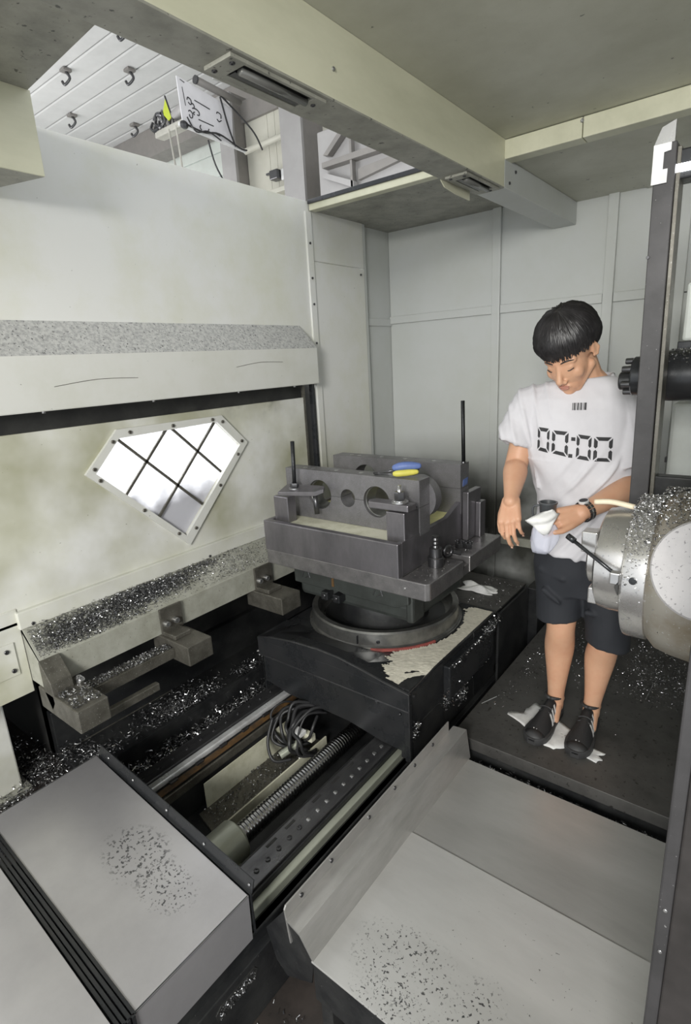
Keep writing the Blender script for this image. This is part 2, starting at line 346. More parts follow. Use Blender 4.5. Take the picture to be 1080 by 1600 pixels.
def obj(name, mb, m, parent=None, base=None, smooth=False, sharp=None):
    bmesh.ops.recalc_face_normals(mb.b, faces=mb.b.faces)
    if smooth and sharp is not None:
        for e in mb.b.edges:
            if len(e.link_faces) == 2 and e.calc_face_angle(0) > sharp: e.smooth = False
    me = bpy.data.meshes.new(name); mb.b.to_mesh(me); mb.b.free()
    return link(name, me, m, parent, base, smooth)
SM = dict(smooth=True, sharp=0.6)
def tag(o, label=None, cat=None, group=None, kind=None):
    if label: o['label'] = label
    if cat: o['category'] = cat
    if group: o['group'] = group
    if kind: o['kind'] = kind
    return o
def thing(name, loc, label, cat, group=None):
    o = bpy.data.objects.new(name, None); COL.objects.link(o); o.location = loc; o.empty_display_size = 0.05
    BASES[o.name] = Vector(loc)
    return tag(o, label, cat, group)
def setting(name, loc):
    o = bpy.data.objects.new(name, None); COL.objects.link(o); o.location = loc
    BASES[o.name] = Vector(loc); o['kind'] = 'structure'
    return o
def clone_part(o, delta, parent=None):
    """a copy of a part, shifted by delta, sharing mesh data"""
    c = o.copy(); COL.objects.link(c)
    if parent is not None: c.parent = parent
    c.location = Vector(o.location) + Vector(delta)
    BASES[c.name] = BASES[o.name]
    return c
def clone_thing(root, delta, label=None):
    c = root.copy(); COL.objects.link(c); c.location = Vector(root.location) + Vector(delta)
    BASES[c.name] = BASES[root.name] + Vector(delta)
    if label: c['label'] = label
    for ch in list(root.children):
        d = ch.copy(); COL.objects.link(d); d.parent = c
    return c
def bolt_mb(c, ax, r, h, n=14, socket=True):
    """cap screw head with a socket, seated at c, axis ax"""
    m = MB(); prof = [(-0.001, r), (h * 0.85, r), (h, r * 0.88)]
    if socket: prof += [(h, r * 0.5), (h * 0.45, r * 0.46)]
    m.lathe(c, ax, prof, n); return m
def hexnut_mb(c, ax, r, h):
    m = MB(); m.lathe(c, ax, [(0, r * 0.93), (h * 0.12, r), (h * 0.88, r), (h, r * 0.93)], 6); return m

def swarf(name, pts, label=None, cat=None, parent=None, size=(0.004, 0.012), bright=0.35, wid=(0.0008, 0.002), lift=0.004, extra=None, base=None):
    """loose metal shavings: one curled strip of four faces per point"""
    pts = np.asarray(pts, np.float32); n = len(pts)
    L = nrs.uniform(*size, n); Wd = nrs.uniform(*wid, n)
    th = nrs.uniform(0, 2 * PI, n); ti = nrs.normal(0, 0.45, n)
    d = np.stack([np.cos(th) * np.cos(ti), np.sin(th) * np.cos(ti), np.sin(ti)], 1)
    q = nrs.normal(0, 1, (n, 3)); sd = np.cross(d, q); sd /= np.linalg.norm(sd, axis=1)[:, None]
    up = np.cross(sd, d)
    cur = nrs.uniform(0.1, 0.6, n)
    V = np.empty((n, 8, 3), np.float32)
    for k, t in enumerate((-0.5, -0.17, 0.17, 0.5)):
        c = pts + d * (L * t)[:, None] + up * (L * cur * (0.25 - t * t))[:, None] + np.array([0, 0, lift])
        V[:, 2 * k] = c - sd * Wd[:, None]; V[:, 2 * k + 1] = c + sd * Wd[:, None]
    F = []
    idx = np.arange(n)[:, None] * 8
    F = np.concatenate([idx + np.array([[0, 1, 3, 2]]), idx + np.array([[2, 3, 5, 4]]), idx + np.array([[4, 5, 7, 6]])], 0)
    me = bpy.data.meshes.new(name); me.from_pydata(V.reshape(-1, 3), [], F.tolist()); me.update()
    o = link(name, me, [M_SW1, M_SW2, M_SW3], parent, base)
    u = nrs.uniform(0, 1, n); mi = np.where(u < bright, 0, np.where(u < bright + 0.35, 1, 2)).astype(np.int32)
    me.polygons.foreach_set('material_index', np.tile(mi, 3))
    o['kind'] = 'stuff'
    if parent is None: tag(o, label, cat)
    return o
def rect_pts(n, x0, x1, y0, y1, z, zr=0.0, dens=None):
    out = []
    while len(out) < n:
        k = max(n, 500)
        x = nrs.uniform(x0, x1, k); y = nrs.uniform(y0, y1, k); p = nrs.uniform(0, 1, k)
        for a, b_, c in zip(x, y, p):
            if dens is None or c < dens(a, b_):
                zz = z(a, b_) if callable(z) else z
                out.append((a, b_, zz + abs(nrs.normal(0, zr)) if zr else zz))
            if len(out) >= n: break
    return out[:n]
def gauss(cx, cy, sx, sy):
    return lambda x, y: math.exp(-((x - cx) / sx) ** 2 - ((y - cy) / sy) ** 2)

def remeshed(mb, voxel, smooth_it=6, fac=0.5):
    """union of the closed shapes in mb as one continuous smoothed surface"""
    bmesh.ops.recalc_face_normals(mb.b, faces=mb.b.faces)
    me = bpy.data.meshes.new('tmp'); mb.b.to_mesh(me); mb.b.free()
    o = bpy.data.objects.new('tmp', me); COL.objects.link(o)
    r = o.modifiers.new('r', 'REMESH'); r.mode = 'VOXEL'; r.voxel_size = voxel
    if smooth_it:
        s = o.modifiers.new('s', 'SMOOTH'); s.factor = fac; s.iterations = smooth_it
    dg = bpy.context.evaluated_depsgraph_get(); dg.update()
    out = bpy.data.meshes.new_from_object(o.evaluated_get(dg))
    bpy.data.objects.remove(o); bpy.data.meshes.remove(me)
    out.materials.clear()
    return out
#@@STRUCTURE

# ================================================================== STRUCTURE: the machine enclosure
# floors
obj('floor', MB().box(-3.2, 1.6, -1.6, 3.3, -0.42, -0.34), M_PIT, base=(0, 0, -0.42))['kind'] = 'structure'
wl = setting('wall_left', (-2.05, 0, 0))
obj('upper_sheet', MB().box(-2.075, -2.05, -1.2, 2.40, 1.385, 2.30, .002), M_WALL, wl)
obj('corner_sheet', MB().box(-2.08, -2.05, 2.402, 2.87, -0.07, 2.015, .002), M_WALL, wl)
obj('corner_sheet', MB().box(-2.08, -2.052, 2.405, 2.87, 2.02, 2.30, .002), M_WALL, wl)
obj('corner_strip', MB().box(-2.062, -2.040, 2.36, 2.405, -0.07, 2.25, .002), M_WALL, wl)
obj('return_sheet', MB().box(-2.115, -2.09, 2.86, 3.22, -0.07, 2.30), M_WALLB, wl)
obj('return_rail', MB().box(-2.10, -2.078, 2.872, 3.2, 1.70, 1.745, .003), M_WALLB, wl)
obj('return_strip', MB().box(-2.095, -2.055, 2.868, 2.90, -0.07, 2.30, .003), M_WALLB, wl)
obj('lower_sheet', MB().box(-2.075, -2.05, -1.2, 0.662, 0.385, 0.715, .002), M_WALL, wl)
rcs = setting('trim_6', (-2.4, 1, -0.34))
obj('recess_backing', MB().box(-2.36, -2.33, 0.77, 3.2, -0.34, 0.66), M_DARKGAP, rcs)
obj("slot_backing", MB().box(-2.16, -2.13, 2.20, 2.40, 0.60, 1.40), M_DARKGAP, wl); obj("slot_backing", MB().box(-2.10, -2.09, -1.2, 2.30, 1.30, 1.42), M_DARKGAP, wl); obj("slot_backing", MB().box(-2.95, -2.90, -1.2, 0.80, -0.34, 0.66), M_DARKGAP, rcs); obj("slot_backing", MB().box(-2.95, -2.33, 0.77, 0.80, -0.34, 0.66), M_DARKGAP, rcs); obj("slot_backing", MB().box(-2.95, -2.05, -1.2, 3.2, 0.655, 0.665), M_DARKGAP, rcs); obj("slot_backing", MB().box(-2.36, -2.08, 3.19, 3.25, -0.34, 0.66), M_DARKGAP, rcs)  # black sheets stand in for the shade under the hood and in recesses
obj('slot_strip', MB().box(-2.068, -2.052, 2.255, 2.272, 0.64, 1.39, .002), M_BRACK, wl)
obj('slot_strip', MB().box(-2.07, -2.045, 2.325, 2.345, 0.40, 1.39, .002), M_BLACKS, wl)
bp = obj('patch_plate', MB().box(-2.05, -2.044, 0.30, 0.628, 0.475, 0.60, .001), M_WALL, wl)
for y, z in ((0.60, 0.575), (0.61, 0.497)):
    obj('bolt', bolt_mb((-2.044, y, z), (1, 0, 0), 0.008, 0.006), M_BOLT, bp, **SM)
for y, z in ((2.38, 2.10), (2.38, 1.93), (2.38, 1.80), (2.38, 1.60), (2.82, 1.98)):
    obj('bolt', bolt_mb((-2.04, y, z), (1, 0, 0), 0.006, 0.005), M_BOLT, wl, **SM)
# the canopy over the sliding door
hd = setting('trim_1', (-2.05, 0, 1.4))
obj('hood_face', MB().box(-1.963, -1.958, -1.2, 2.285, 1.392, 1.572, .001), M_HOOD, hd)
obj('hood_top', MB().poly([(-2.05, -1.2, 1.69), (-2.05, 2.262, 1.69), (-1.958, 2.288, 1.572), (-1.958, -1.2, 1.572),
                            (-2.05, -1.2, 1.684), (-2.05, 2.262, 1.684), (-1.963, 2.288, 1.566), (-1.963, -1.2, 1.566)],
                           [(0, 1, 2, 3), (7, 6, 5, 4), (0, 4, 5, 1), (1, 5, 6, 2), (2, 6, 7, 3), (3, 7, 4, 0)]), M_HOODTOP, hd)
obj('hood_end', MB().prism([(-2.05, 2.262, 1.69), (-1.96, 2.288, 1.572), (-1.96, 2.288, 1.392), (-2.05, 2.262, 1.392)], (0, -0.004, 0)), M_HOOD, hd)
obj('hood_lip', MB().box(-2.04, -1.96, -1.2, 2.283, 1.390, 1.394), M_HOOD, hd)
for y in (0.86, 1.29, 1.74, 2.12):
    obj('screw', bolt_mb((-1.985, y, 1.390), (0, 0, -1), 0.006, 0.008), M_BOLTL, hd, **SM)
for (y0, y1, z) in ((0.90, 1.22, 1.478), (1.72, 2.02, 1.508)):
    obj('scratch_mark', MB().tube(catmull([(-1.9575, y0, z - 0.01), (-1.957, (y0 + y1) / 2, z + 0.006), (-1.9575, y1, z + 0.002)], 4), 0.0010, 5), M_BRACK, hd)
# sliding door leaf with its pentagonal window cut out
win_o = [(0.992, 1.135), (1.146, 1.288), (1.671, 1.286), (1.814, 1.141), (1.409, 0.730)]
win_i = [(1.033, 1.132), (1.150, 1.253), (1.640, 1.260), (1.764, 1.136), (1.398, 0.777)]
dr = setting('door_1', (-2.06, 0, 0.64))
cy, cz = 1.40, 1.03
corners = [(-1.2, 0.70), (-1.2, 1.318), (2.255, 1.318), (2.255, 0.70)]
m = MB()
ring = win_i
outer = [(-1.2, 1.132), (-1.2, 1.318), (1.640, 1.318), (2.255, 1.318), (2.255, 0.70), (-1.2, 0.70)]
P = [(-2.055, a, b) for a, b in outer] + [(-2.055, a, b) for a, b in ring] + [(-2.07, a, b) for a, b in outer] + [(-2.07, a, b) for a, b in ring]
F = [(0, 1, 7, 6), (1, 2, 8, 7), (2, 3, 9, 8), (3, 4, 10, 9), (4, 5, 10), (5, 0, 6, 10)]
F2 = [tuple(i + 11 for i in f[::-1]) for f in F]
F3 = [(6 + i, 6 + (i + 1) % 5, 17 + (i + 1) % 5, 17 + i) for i in range(5)] + [(i, (i + 1) % 6, 11 + (i + 1) % 6, 11 + i) for i in range(6)]
m.poly(P, F + F2 + F3)
obj('door_leaf', m, M_WALL, dr)
obj('sill_strip', MB().box(-2.06, -2.034, 0.655, 2.255, 0.637, 0.703, .004), M_WALL, dr)
wn = setting('window_1', (-2.05, 1.4, 0.73))
m = MB()
for i in range(5):
    a, b_, c, d = win_o[i], win_o[(i + 1) % 5], win_i[(i + 1) % 5], win_i[i]
    m.prism([(-2.055, *a), (-2.055, *b_), (-2.055, *c), (-2.055, *d)], (0.014, 0, 0))
obj('window_frame', m, M_HOOD, wn)
obj('pane', MB().prism([(-2.066, *q) for q in win_i], (0.004, 0, 0)), M_PANE, wn)
for (a, b_) in (((1.146, 1.250), (1.509, 0.898)), ((1.398, 1.262), (1.637, 1.026)), ((1.376, 1.262), (1.146, 1.024)), ((1.631, 1.258), (1.279, 0.895))):
    A = Vector((-2.056, *a)); B = Vector((-2.056, *b_)); d = (B - A).normalized(); s = Vector((1, 0, 0)).cross(d) * 0.0055
    obj('glazing_bar', MB().prism([A + s, B + s, B - s, A - s], (0.008, 0, 0)), M_BRACK, wn)
for i, fr in ((0, .12), (0, .8), (1, .1), (1, .5), (1, .92), (2, .12), (2, .9), (3, .12), (3, .45), (3, .88), (4, .12), (4, .5), (4, .92)):
    a, b_ = win_o[i], win_o[(i + 1) % 5]; c, d = win_i[i], win_i[(i + 1) % 5]
    y = ((a[0] + c[0]) / 2) * (1 - fr) + ((b_[0] + d[0]) / 2) * fr; z = ((a[1] + c[1]) / 2) * (1 - fr) + ((b_[1] + d[1]) / 2) * fr
    obj('screw', bolt_mb((-2.041, y, z), (1, 0, 0), 0.0075, 0.006, 12), M_BRACK, wn, **SM)
# back wall
wb = setting('wall_back', (-1, 3.2, 0))
xs = [-2.09, -1.355, -0.76, -0.448, 0.3, 1.6]
for i in range(5):
    obj('wall_panel', MB().box(xs[i] + .003, xs[i + 1] - .003, 3.2, 3.215, -0.34, 1.722), M_WALLB, wb)
    obj('wall_panel', MB().box(xs[i] + .003, xs[i + 1] - .003, 3.2, 3.215, 1.728, 2.35), M_WALLB, wb)
obj('backing', MB().box(-2.1, 1.6, 3.216, 3.23, -0.34, 2.4), M_DARKGAP, wb)
for x in (-1.358, -0.76, -0.448):
    obj('frame_post', MB().box(x - .024, x + .024, 3.178, 3.2, -0.34, 2.28, .003), M_WALLB, wb)
for a, b_ in ((-2.085, -1.384), (-1.332, -0.786), (-0.734, -0.474)):
    obj('frame_rail', MB().box(a, b_, 3.182, 3.2, 1.712, 1.758, .003), M_WALLB, wb)
for a, b_ in ((-1.332, -0.786),):
    obj('frame_rail', MB().box(a, b_, 3.176, 3.2, 0.325, 0.378, .003), M_TRAY, wb)
# ceiling over the right side, cross beam, main beam, soffits
obj('ceiling', MB().box(-0.95, 1.6, -0.9, 2.28, 2.27, 2.29), M_CEIL, base=(0, 0, 2.27))['kind'] = 'structure'
cb = setting('trim_2', (0, 2.27, 2.2))
obj('beam_face', MB().box(-0.942, -0.66, 2.262, 2.33, 2.203, 2.268, .003), M_BEAM, cb)
obj('beam_face', MB().box(-0.657, 1.6, 2.262, 2.33, 2.203, 2.268, .003), M_BEAM, cb)
obj('ceiling_sheet', MB().box(-0.95, -0.62, 2.33, 3.2, 2.212, 2.222), M_CEIL, cb)
obj('ceiling_sheet', MB().box(-0.617, 1.6, 2.33, 3.2, 2.206, 2.216), M_CEIL, cb)
obj('screw', bolt_mb((-0.66, 2.262, 2.255), (0, -1, 0), 0.006, 0.006), M_BOLTL, cb, **SM)
mb_ = setting('trim_3', (-1, 1, 2.1))
obj('beam_side', MB().box(-0.945, -0.938, -0.9, 2.262, 2.108, 2.27, .002), M_BEAM, mb_)
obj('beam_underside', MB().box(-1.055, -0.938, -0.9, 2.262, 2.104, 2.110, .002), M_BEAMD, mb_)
obj('beam_side', MB().box(-1.055, -1.048, -0.9, 2.262, 2.108, 2.27), M_BEAM, mb_)
obj('beam_end', MB().box(-1.055, -0.938, 2.262, 3.198, 2.106, 2.212, .003), M_WALLB, mb_)
for z in (2.13, 2.18):
    obj('bolt', bolt_mb((-0.938, 2.31 + (z - 2.13) * 1.2, z), (1, 0, 0), 0.006, 0.004), M_BOLT, mb_, **SM)
obj('beam_bolt', bolt_mb((-0.938, 1.22, 2.17), (1, 0, 0), 0.005, 0.004), M_BOLTL, mb_, **SM)
sf = setting('trim_4', (-1.5, 2.42, 2.25))
obj('soffit_bar', MB().box(-2.045, -1.057, 2.395, 2.445, 2.255, 2.298, .003), M_BEAM, sf)
obj('soffit_lip', MB().box(-2.045, -1.057, 2.385, 2.396, 2.285, 2.305, .002), M_BLACKS, sf)
obj('soffit_sheet', MB().box(-2.10, -1.05, 2.43, 3.2, 2.262, 2.272), M_BEAMD, sf)  # sheet colour darkened to carry the shade above the soffit
nc = setting('trim_5', (-1.5, 0.5, 2.06))
obj('roof_sheet', MB().poly([(-2.3, -0.9, 2.27), (-1.055, -0.9, 2.27), (-1.055, 0.845, 2.27), (-2.3, 0.92, 2.27), (-2.3, -0.9, 2.30), (-1.055, -0.9, 2.30), (-1.055, 0.845, 2.30), (-2.3, 0.92, 2.30)],
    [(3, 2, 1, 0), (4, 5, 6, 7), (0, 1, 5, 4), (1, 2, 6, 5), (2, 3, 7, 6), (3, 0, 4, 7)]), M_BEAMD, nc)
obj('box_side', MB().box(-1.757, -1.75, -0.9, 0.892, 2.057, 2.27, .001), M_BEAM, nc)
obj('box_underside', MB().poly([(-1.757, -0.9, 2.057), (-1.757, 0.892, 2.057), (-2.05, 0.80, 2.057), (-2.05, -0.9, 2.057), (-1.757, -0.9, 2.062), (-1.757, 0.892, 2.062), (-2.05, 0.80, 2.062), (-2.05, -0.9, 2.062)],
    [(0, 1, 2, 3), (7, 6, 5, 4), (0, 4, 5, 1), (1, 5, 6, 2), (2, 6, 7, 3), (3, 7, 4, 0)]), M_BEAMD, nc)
obj('box_end', MB().prism([(-1.757, 0.892, 2.06), (-2.05, 0.80, 2.06), (-2.05, 0.80, 2.27), (-1.757, 0.892, 2.27)], (0, -0.005, 0)), M_BEAM, nc)
# right side sheet of the enclosure, beyond the picture
obj('wall_right', MB().box(1.5, 1.53, 0.4, 3.2, -0.34, 2.3), M_WALLB, base=(1.5, 1.8, 0))['kind'] = 'structure'
# post at the left edge
pl = thing('enclosure_post', (-2.25, 0.55, -0.34), 'cream stained steel post rising beside the swarf heap at the left edge', 'post')
obj('post_body', MB().box(-2.40, -2.249, 0.30, 0.605, -0.10, 0.36, .006), M_WALL, pl)
obj('foot', MB().box(-2.42, -2.225, 0.28, 0.63, -0.34, -0.10, .004), M_TRAY, pl)

# lamps let into the underside of the main beam
def beam_lamp(y0, y1, label):
    t = thing('machine_lamp', (-0.985, (y0 + y1) / 2, 2.104), label, 'lamp')
    m = MB()
    m.box(-1.03, -0.947, y0, y0 + .045, 2.096, 2.104, .001); m.box(-1.03, -0.947, y1 - .04, y1, 2.096, 2.104, .001)
    m.box(-1.03, -1.012, y0 + .045, y1 - .04, 2.096, 2.104, .001); m.box(-0.956, -0.947, y0 + .045, y1 - .04, 2.096, 2.104, .001)
    obj('frame', m, M_BEAMD, t)
    obj('recess', MB().box(-1.012, -0.956, y0 + .045, y1 - .04, 2.1015, 2.104), M_DARKGAP, t)
    obj('tube', MB().cyl((-0.975, y0 + .05, 2.094), (-0.975, y1 - .045, 2.094), 0.0085), M_LAMP, t, smooth=True)
    obj('reflector', MB().box(-1.008, -0.99, y0 + .05, y1 - .045, 2.0965, 2.1005), M_BLACKS, t)
    for x, y in ((-1.015, y0 + .015), (-0.965, y0 + .02), (-0.975, y1 - .018)):
        obj('screw', bolt_mb((x, y, 2.096), (0, 0, -1), 0.006, 0.003, 10), M_BOLT, t, **SM)
    return t
beam_lamp(0.90, 1.20, 'long dark unlit tube lamp let into the beam underside by the roof opening')
beam_lamp(1.955, 2.235, 'short sooty lamp frame under the beam near the cross beam')
lf = thing('lamp_cover_flap', (-1.04, 2.1, 2.06), 'curled cream sheet flap hanging below the beam at the short lamp', 'sheet')
obj('flap', MB().prism([(-1.058, 1.97, 2.104), (-1.058, 2.0, 2.085), (-1.056, 2.08, 2.076), (-1.056, 2.20, 2.074), (-1.056, 2.20, 2.104)], (0.004, 0, 0)), M_BEAM, lf)
ws = obj('cover_strip', MB().prism([(-1.22, 1.09, 2.195), (-1.22, 1.09, 2.245), (-1.22, 1.395, 2.245), (-1.22, 1.40, 2.205), (-1.22, 1.385, 2.198), (-1.22, 1.2, 2.205)], (0.006, 0, 0)), M_WHITEP, mb_)
obj('strip_hanger', MB().box(-1.22, -1.05, 1.2, 1.23, 2.243, 2.248), M_WHITEP, mb_)
wp = MB(); z0 = 2.235
wp.prism([(-1.20, 1.075, 2.29), (-1.20, 1.115, 2.285), (-1.18, 1.112, 2.25), (-1.18, 1.08, 2.25)], (0.003, 0.003, 0))
wp.prism([(-1.18, 1.08, 2.25), (-1.18, 1.112, 2.25), (-1.205, 1.105, 2.205), (-1.205, 1.10, 2.205)], (0.003, 0.003, 0))
tag(obj('folded_paper', wp, M_WHITEP), 'bright white folded paper hanging at the end of the white strip', 'paper')

# ================================================================== the hall beyond the roof opening
hr = setting('roof', (-6, 3, 5))
y = -1.0
while y < 5.95:
    obj('roof_panel', MB().poly([(-14, y + .006, 5), (0, y + .006, 5), (0, y + .03, 4.993), (0, y + .292, 5.0), (-14, y + .292, 5.0), (-14, y + .03, 4.993)], [(0, 1, 2, 5), (5, 2, 3, 4)]), M_ROOF, hr)
    y += 0.3
obj('roof_deck', MB().box(-14, 0, -1.2, 6.2, 5.01, 5.05), M_ROOF, hr)
hw = setting('wall_hall', (-6, 6.1, 0))
z = -0.3
while z < 4.6:
    obj('siding_panel', MB().box(-14, 1.0, 6.1, 6.14, z, z + .288, .008), M_HWALL, hw); z += 0.3
obj('floor_hall', MB().box(-14, -2.4, -2, 6.1, -0.42, -0.35), M_HFLOOR, base=(-8, 2, -0.42))['kind'] = 'structure'
obj('wall_hall_far', MB().box(-14.1, -14, -2, 6.1, -0.35, 5), M_HWALL, base=(-14, 2, 0))['kind'] = 'structure'
tag(obj('eave_beam', MB().box(-14, 0, 5.75, 6.05, 4.63, 4.99), M_HBEAM), 'brown grey steel beam under the white hall roof', 'beam')
for i, (x, y) in enumerate(((-7.145, 4.114), (-6.627, 4.631), (-8.247, 4.734), (-7.943, 5.511), (-5.849, 4.073))):
    t = thing('roof_hook', (x, y, 4.99), ('dark hook under the white roof, uppermost on the left', 'dark hook under the white roof above the yellow green bundle', 'dark hook under the white roof, lower left one', 'dark hook under the white roof nearest the brown eave beam', 'dark hook under the white roof at the main beam edge')[i], 'hook', 'hooks under the hall roof')
    obj('plate', MB().box(x - .05, x + .05, y - .05, y + .05, 4.965, 4.99), M_HBEAM, t)
    obj('hook', MB().tube(catmull([(x, y, 4.97), (x + .03, y + .02, 4.90), (x - .03, y - .02, 4.84), (x - .06, y - .03, 4.88)], 5), 0.016, 6), M_BOLT, t, smooth=True)
# hoisting board with handwriting
bd = thing('control_board', (-4.6, 4.0, 3.64), 'tilted white sheet board with black handwriting hung in the roof opening', 'board')
q = [Vector(p) for p in ((-4.6, 3.693, 4.026), (-4.6, 3.707, 3.639), (-4.6, 4.298, 3.633), (-4.6, 4.324, 3.945))]
obj('sheet', MB().prism(q, (-0.012, 0, 0)), M_BOARD, bd)
def on_board(u, v): return (q[0] * (1 - u) + q[3] * u) * (1 - v) + (q[1] * (1 - u) + q[2] * u) * v + Vector((0.004, 0, 0))
def stroke(pts, r=0.0045): return MB().tube(catmull([on_board(*p) for p in pts], 5), r, 5)
# two ruled lines and rotated hand-drawn characters, as on the board
for pts in ([(.27, .33), (.55, .36)], [(.31, .73), (.60, .74)]):
    obj('ruled_line', stroke(pts, 0.004), M_INK, bd)
for pts in ([(.13, .40), (.15, .34), (.20, .37), (.20, .46), (.17, .47), (.15, .44)],
            [(.20, .43), (.24, .44), (.25, .50), (.21, .54)],
            [(.22, .53), (.28, .52), (.33, .56), (.33, .63), (.29, .64)],
            [(.13, .64), (.16, .61), (.20, .66), (.19, .75), (.15, .76), (.14, .70)],
            [(.25, .60), (.22, .63), (.24, .67)],
            [(.68, .38), (.70, .33), (.76, .36), (.76, .46)], [(.68, .52), (.72, .56), (.77, .50)],
            [(.34, .84), (.32, .90), (.35, .95)], [(.50, .86), (.48, .92), (.52, .95)], [(.62, .90), (.72, .93)]):
    obj('handwriting', stroke(pts), M_INK, bd)
for pts in ([(.07, .18), (.09, .55)], [(.05, .04), (.12, .06)]):
    obj('handwriting', stroke(pts, 0.003), M_INK, bd)
lt = thing('hall_light_bar', (-4.57, 4.1, 4.02), 'dark grey lamp bar crossing the top of the white board', 'lamp')
obj('housing', MB().cyl((-4.56, 3.88, 4.035), (-4.56, 4.40, 4.0), 0.032, 12), M_HBEAM, lt, smooth=True)
obj('end_cap', MB().cyl((-4.56, 3.865, 4.036), (-4.56, 3.88, 4.035), 0.036, 12), M_BOLT, lt, **SM)
cr = thing('board_rail', (-4.6, 4.0, 3.62), 'thin pale rail carrying wires under the white board', 'rail')
obj('rail', MB().tube([(-4.6, 3.66, 3.645), (-4.6, 4.45, 3.60)], 0.018, 8), M_WHITEP, cr)
obj('wire', MB().tube(catmull([(-4.58, 3.68, 3.66), (-4.57, 3.9, 3.63), (-4.57, 4.1, 3.66), (-4.57, 4.35, 3.60), (-4.57, 4.45, 3.60)], 5), 0.008, 5), M_CABLE, cr)
obj('wire', MB().tube(catmull([(-4.55, 3.72, 3.70), (-4.54, 3.8, 3.60), (-4.55, 3.95, 3.64), (-4.55, 4.1, 3.60)], 5), 0.007, 5), M_CABLE, cr)
obj('clamp', MB().ell((-4.58, 3.70, 3.64), ((1, 0, 0), (0, 1, 0), (0, 0, 1)), (.03, .045, .035), 8, 6), M_BOLT, cr)
for i, pts in enumerate(([(-4.56, 4.15, 3.98), (-4.56, 4.22, 3.75), (-4.57, 4.30, 3.60)], [(-4.56, 4.16, 3.99), (-4.56, 4.35, 3.90), (-4.5, 4.50, 3.75), (-4.5, 4.60, 3.62)], [(-4.62, 4.0, 3.6), (-4.62, 4.06, 3.4), (-4.62, 4.18, 3.22), (-4.62, 4.16, 3.1)])):
    obj('wire', MB().tube(catmull(pts, 5), 0.009, 5), M_CABLE, lt if i < 2 else cr)
# bundle on the eave and hanging straps
bn = thing('hoist_bundle', (-5.15, 3.9, 3.85), 'grey bundle of straps with a yellow green flag beside the white board', 'bundle')
obj('tray', MB().box(-5.4, -4.75, 3.97, 4.08, 3.80, 3.86, .01), M_STRAP, bn)
obj('winch', MB().cyl((-5.1, 4.02, 3.93), (-4.75, 4.02, 4.02), 0.05, 10), M_HCOL, bn, **SM)
m = MB()
for k in range(9):
    a = rnd.uniform(0, 6); p = Vector((-5.33 + rnd.uniform(-.06, .1), 4.0 + rnd.uniform(-.03, .03), 3.93 + rnd.uniform(-.05, .05)))
    m.tube(catmull([p + Vector((math.cos(a + j) * .06, rnd.uniform(-.02, .02), math.sin(a + j) * .06)) for j in range(5)], 3), 0.015, 5)
obj('strap_tangle', m, M_BOLT, bn)
obj('flag', MB().prism([(-5.17, 3.98, 4.10), (-5.24, 3.98, 3.98), (-5.16, 3.98, 3.90), (-5.10, 3.98, 3.92)], (0, 0.01, 0)), M_GREENY, bn)
obj('flag_pole', MB().tube([(-5.18, 3.985, 4.12), (-5.06, 3.985, 3.80)], 0.008, 6), M_INK, bn)
for i, (x, dx) in enumerate(((-5.16, .06), (-5.04, .03))):
    obj('strap', MB().tube(catmull([(x, 3.97, 3.82), (x + dx * .5, 3.97, 3.55), (x + dx, 3.97, 3.2)], 4), 0.010, 6), M_STRAP, bn)
# columns and partitions
hc = thing('hall_column', (-3.9, 4.5, -0.3), 'grey steel hall column rising beside the roof opening', 'column')
obj('front_flange', MB().box(-4.05, -3.79, 4.40, 4.43, -0.35, 4.6), M_HCOL, hc)
obj('side_web', MB().box(-3.83, -3.79, 4.43, 4.72, -0.35, 4.6), M_HBEAM, hc)  # darker colour paints the unlit face of the column
dp = thing('dark_post', (-5.6, 5.2, -0.3), 'narrow dark brown post behind the white board', 'post')
obj('post_shaft', MB().box(-5.80, -5.56, 5.2, 5.24, -0.35, 4.62), M_HCOL, dp); obj('side', MB().box(-5.60, -5.56, 5.24, 5.5, -0.35, 4.62), M_HBEAM, dp)
pt = thing('hall_partition', (-4.9, 5.4, -0.3), 'cream sheet partition behind the grey hall column', 'partition')
for a, b_ in ((-5.55, -5.17), (-5.165, -5.05), (-5.045, -4.1)):
    obj('sheet', MB().box(a, b_, 5.40, 5.42, -0.35, 4.40), M_HPAN, pt)
obj('header', MB().box(-5.56, -3.9, 5.36, 5.40, 4.33, 4.55), M_HBEAM, pt)
tag(obj('partition_pipe', MB().tube([(-5.42, 5.25, 3.97), (-4.3, 5.25, 3.99)], 0.035, 8), M_HPAN, smooth=True), 'pale pipe crossing the cream partition', 'pipe')
cm = thing('wall_device', (-5.0, 5.3, 3.6), 'small black device with an arm on the cream partition', 'device')
obj('body', MB().box(-5.09, -4.96, 5.28, 5.39, 3.60, 3.70, .01), M_BOLT, cm); obj('arm', MB().box(-5.16, -5.09, 5.30, 5.33, 3.67, 3.69), M_BOLT, cm)
obj('bracket', MB().box(-4.95, -4.86, 5.33, 5.39, 3.58, 3.70, .01), M_WHITEP, cm)
tag(obj('wall_shelf', MB().box(-5.15, -4.3, 5.25, 5.40, 3.44, 3.49, .006), M_HPAN), 'low cream shelf board under the small black device', 'shelf')
cab = thing('hall_cabinet', (-3.0, 4.2, 2.0), 'light grey steel housing with slanting struts in the roof opening', 'cabinet')
obj('housing', MB().box(-3.36, -1.4, 4.1, 4.9, 2.0, 3.36, .01), M_HCOL, cab)
obj('ledge', MB().prism([(-3.26, 4.02, 3.095), (-2.45, 4.02, 3.10), (-2.45, 4.02, 3.05), (-3.26, 4.02, 3.055)], (0, 0.09, 0)), M_HBEAM, cab)
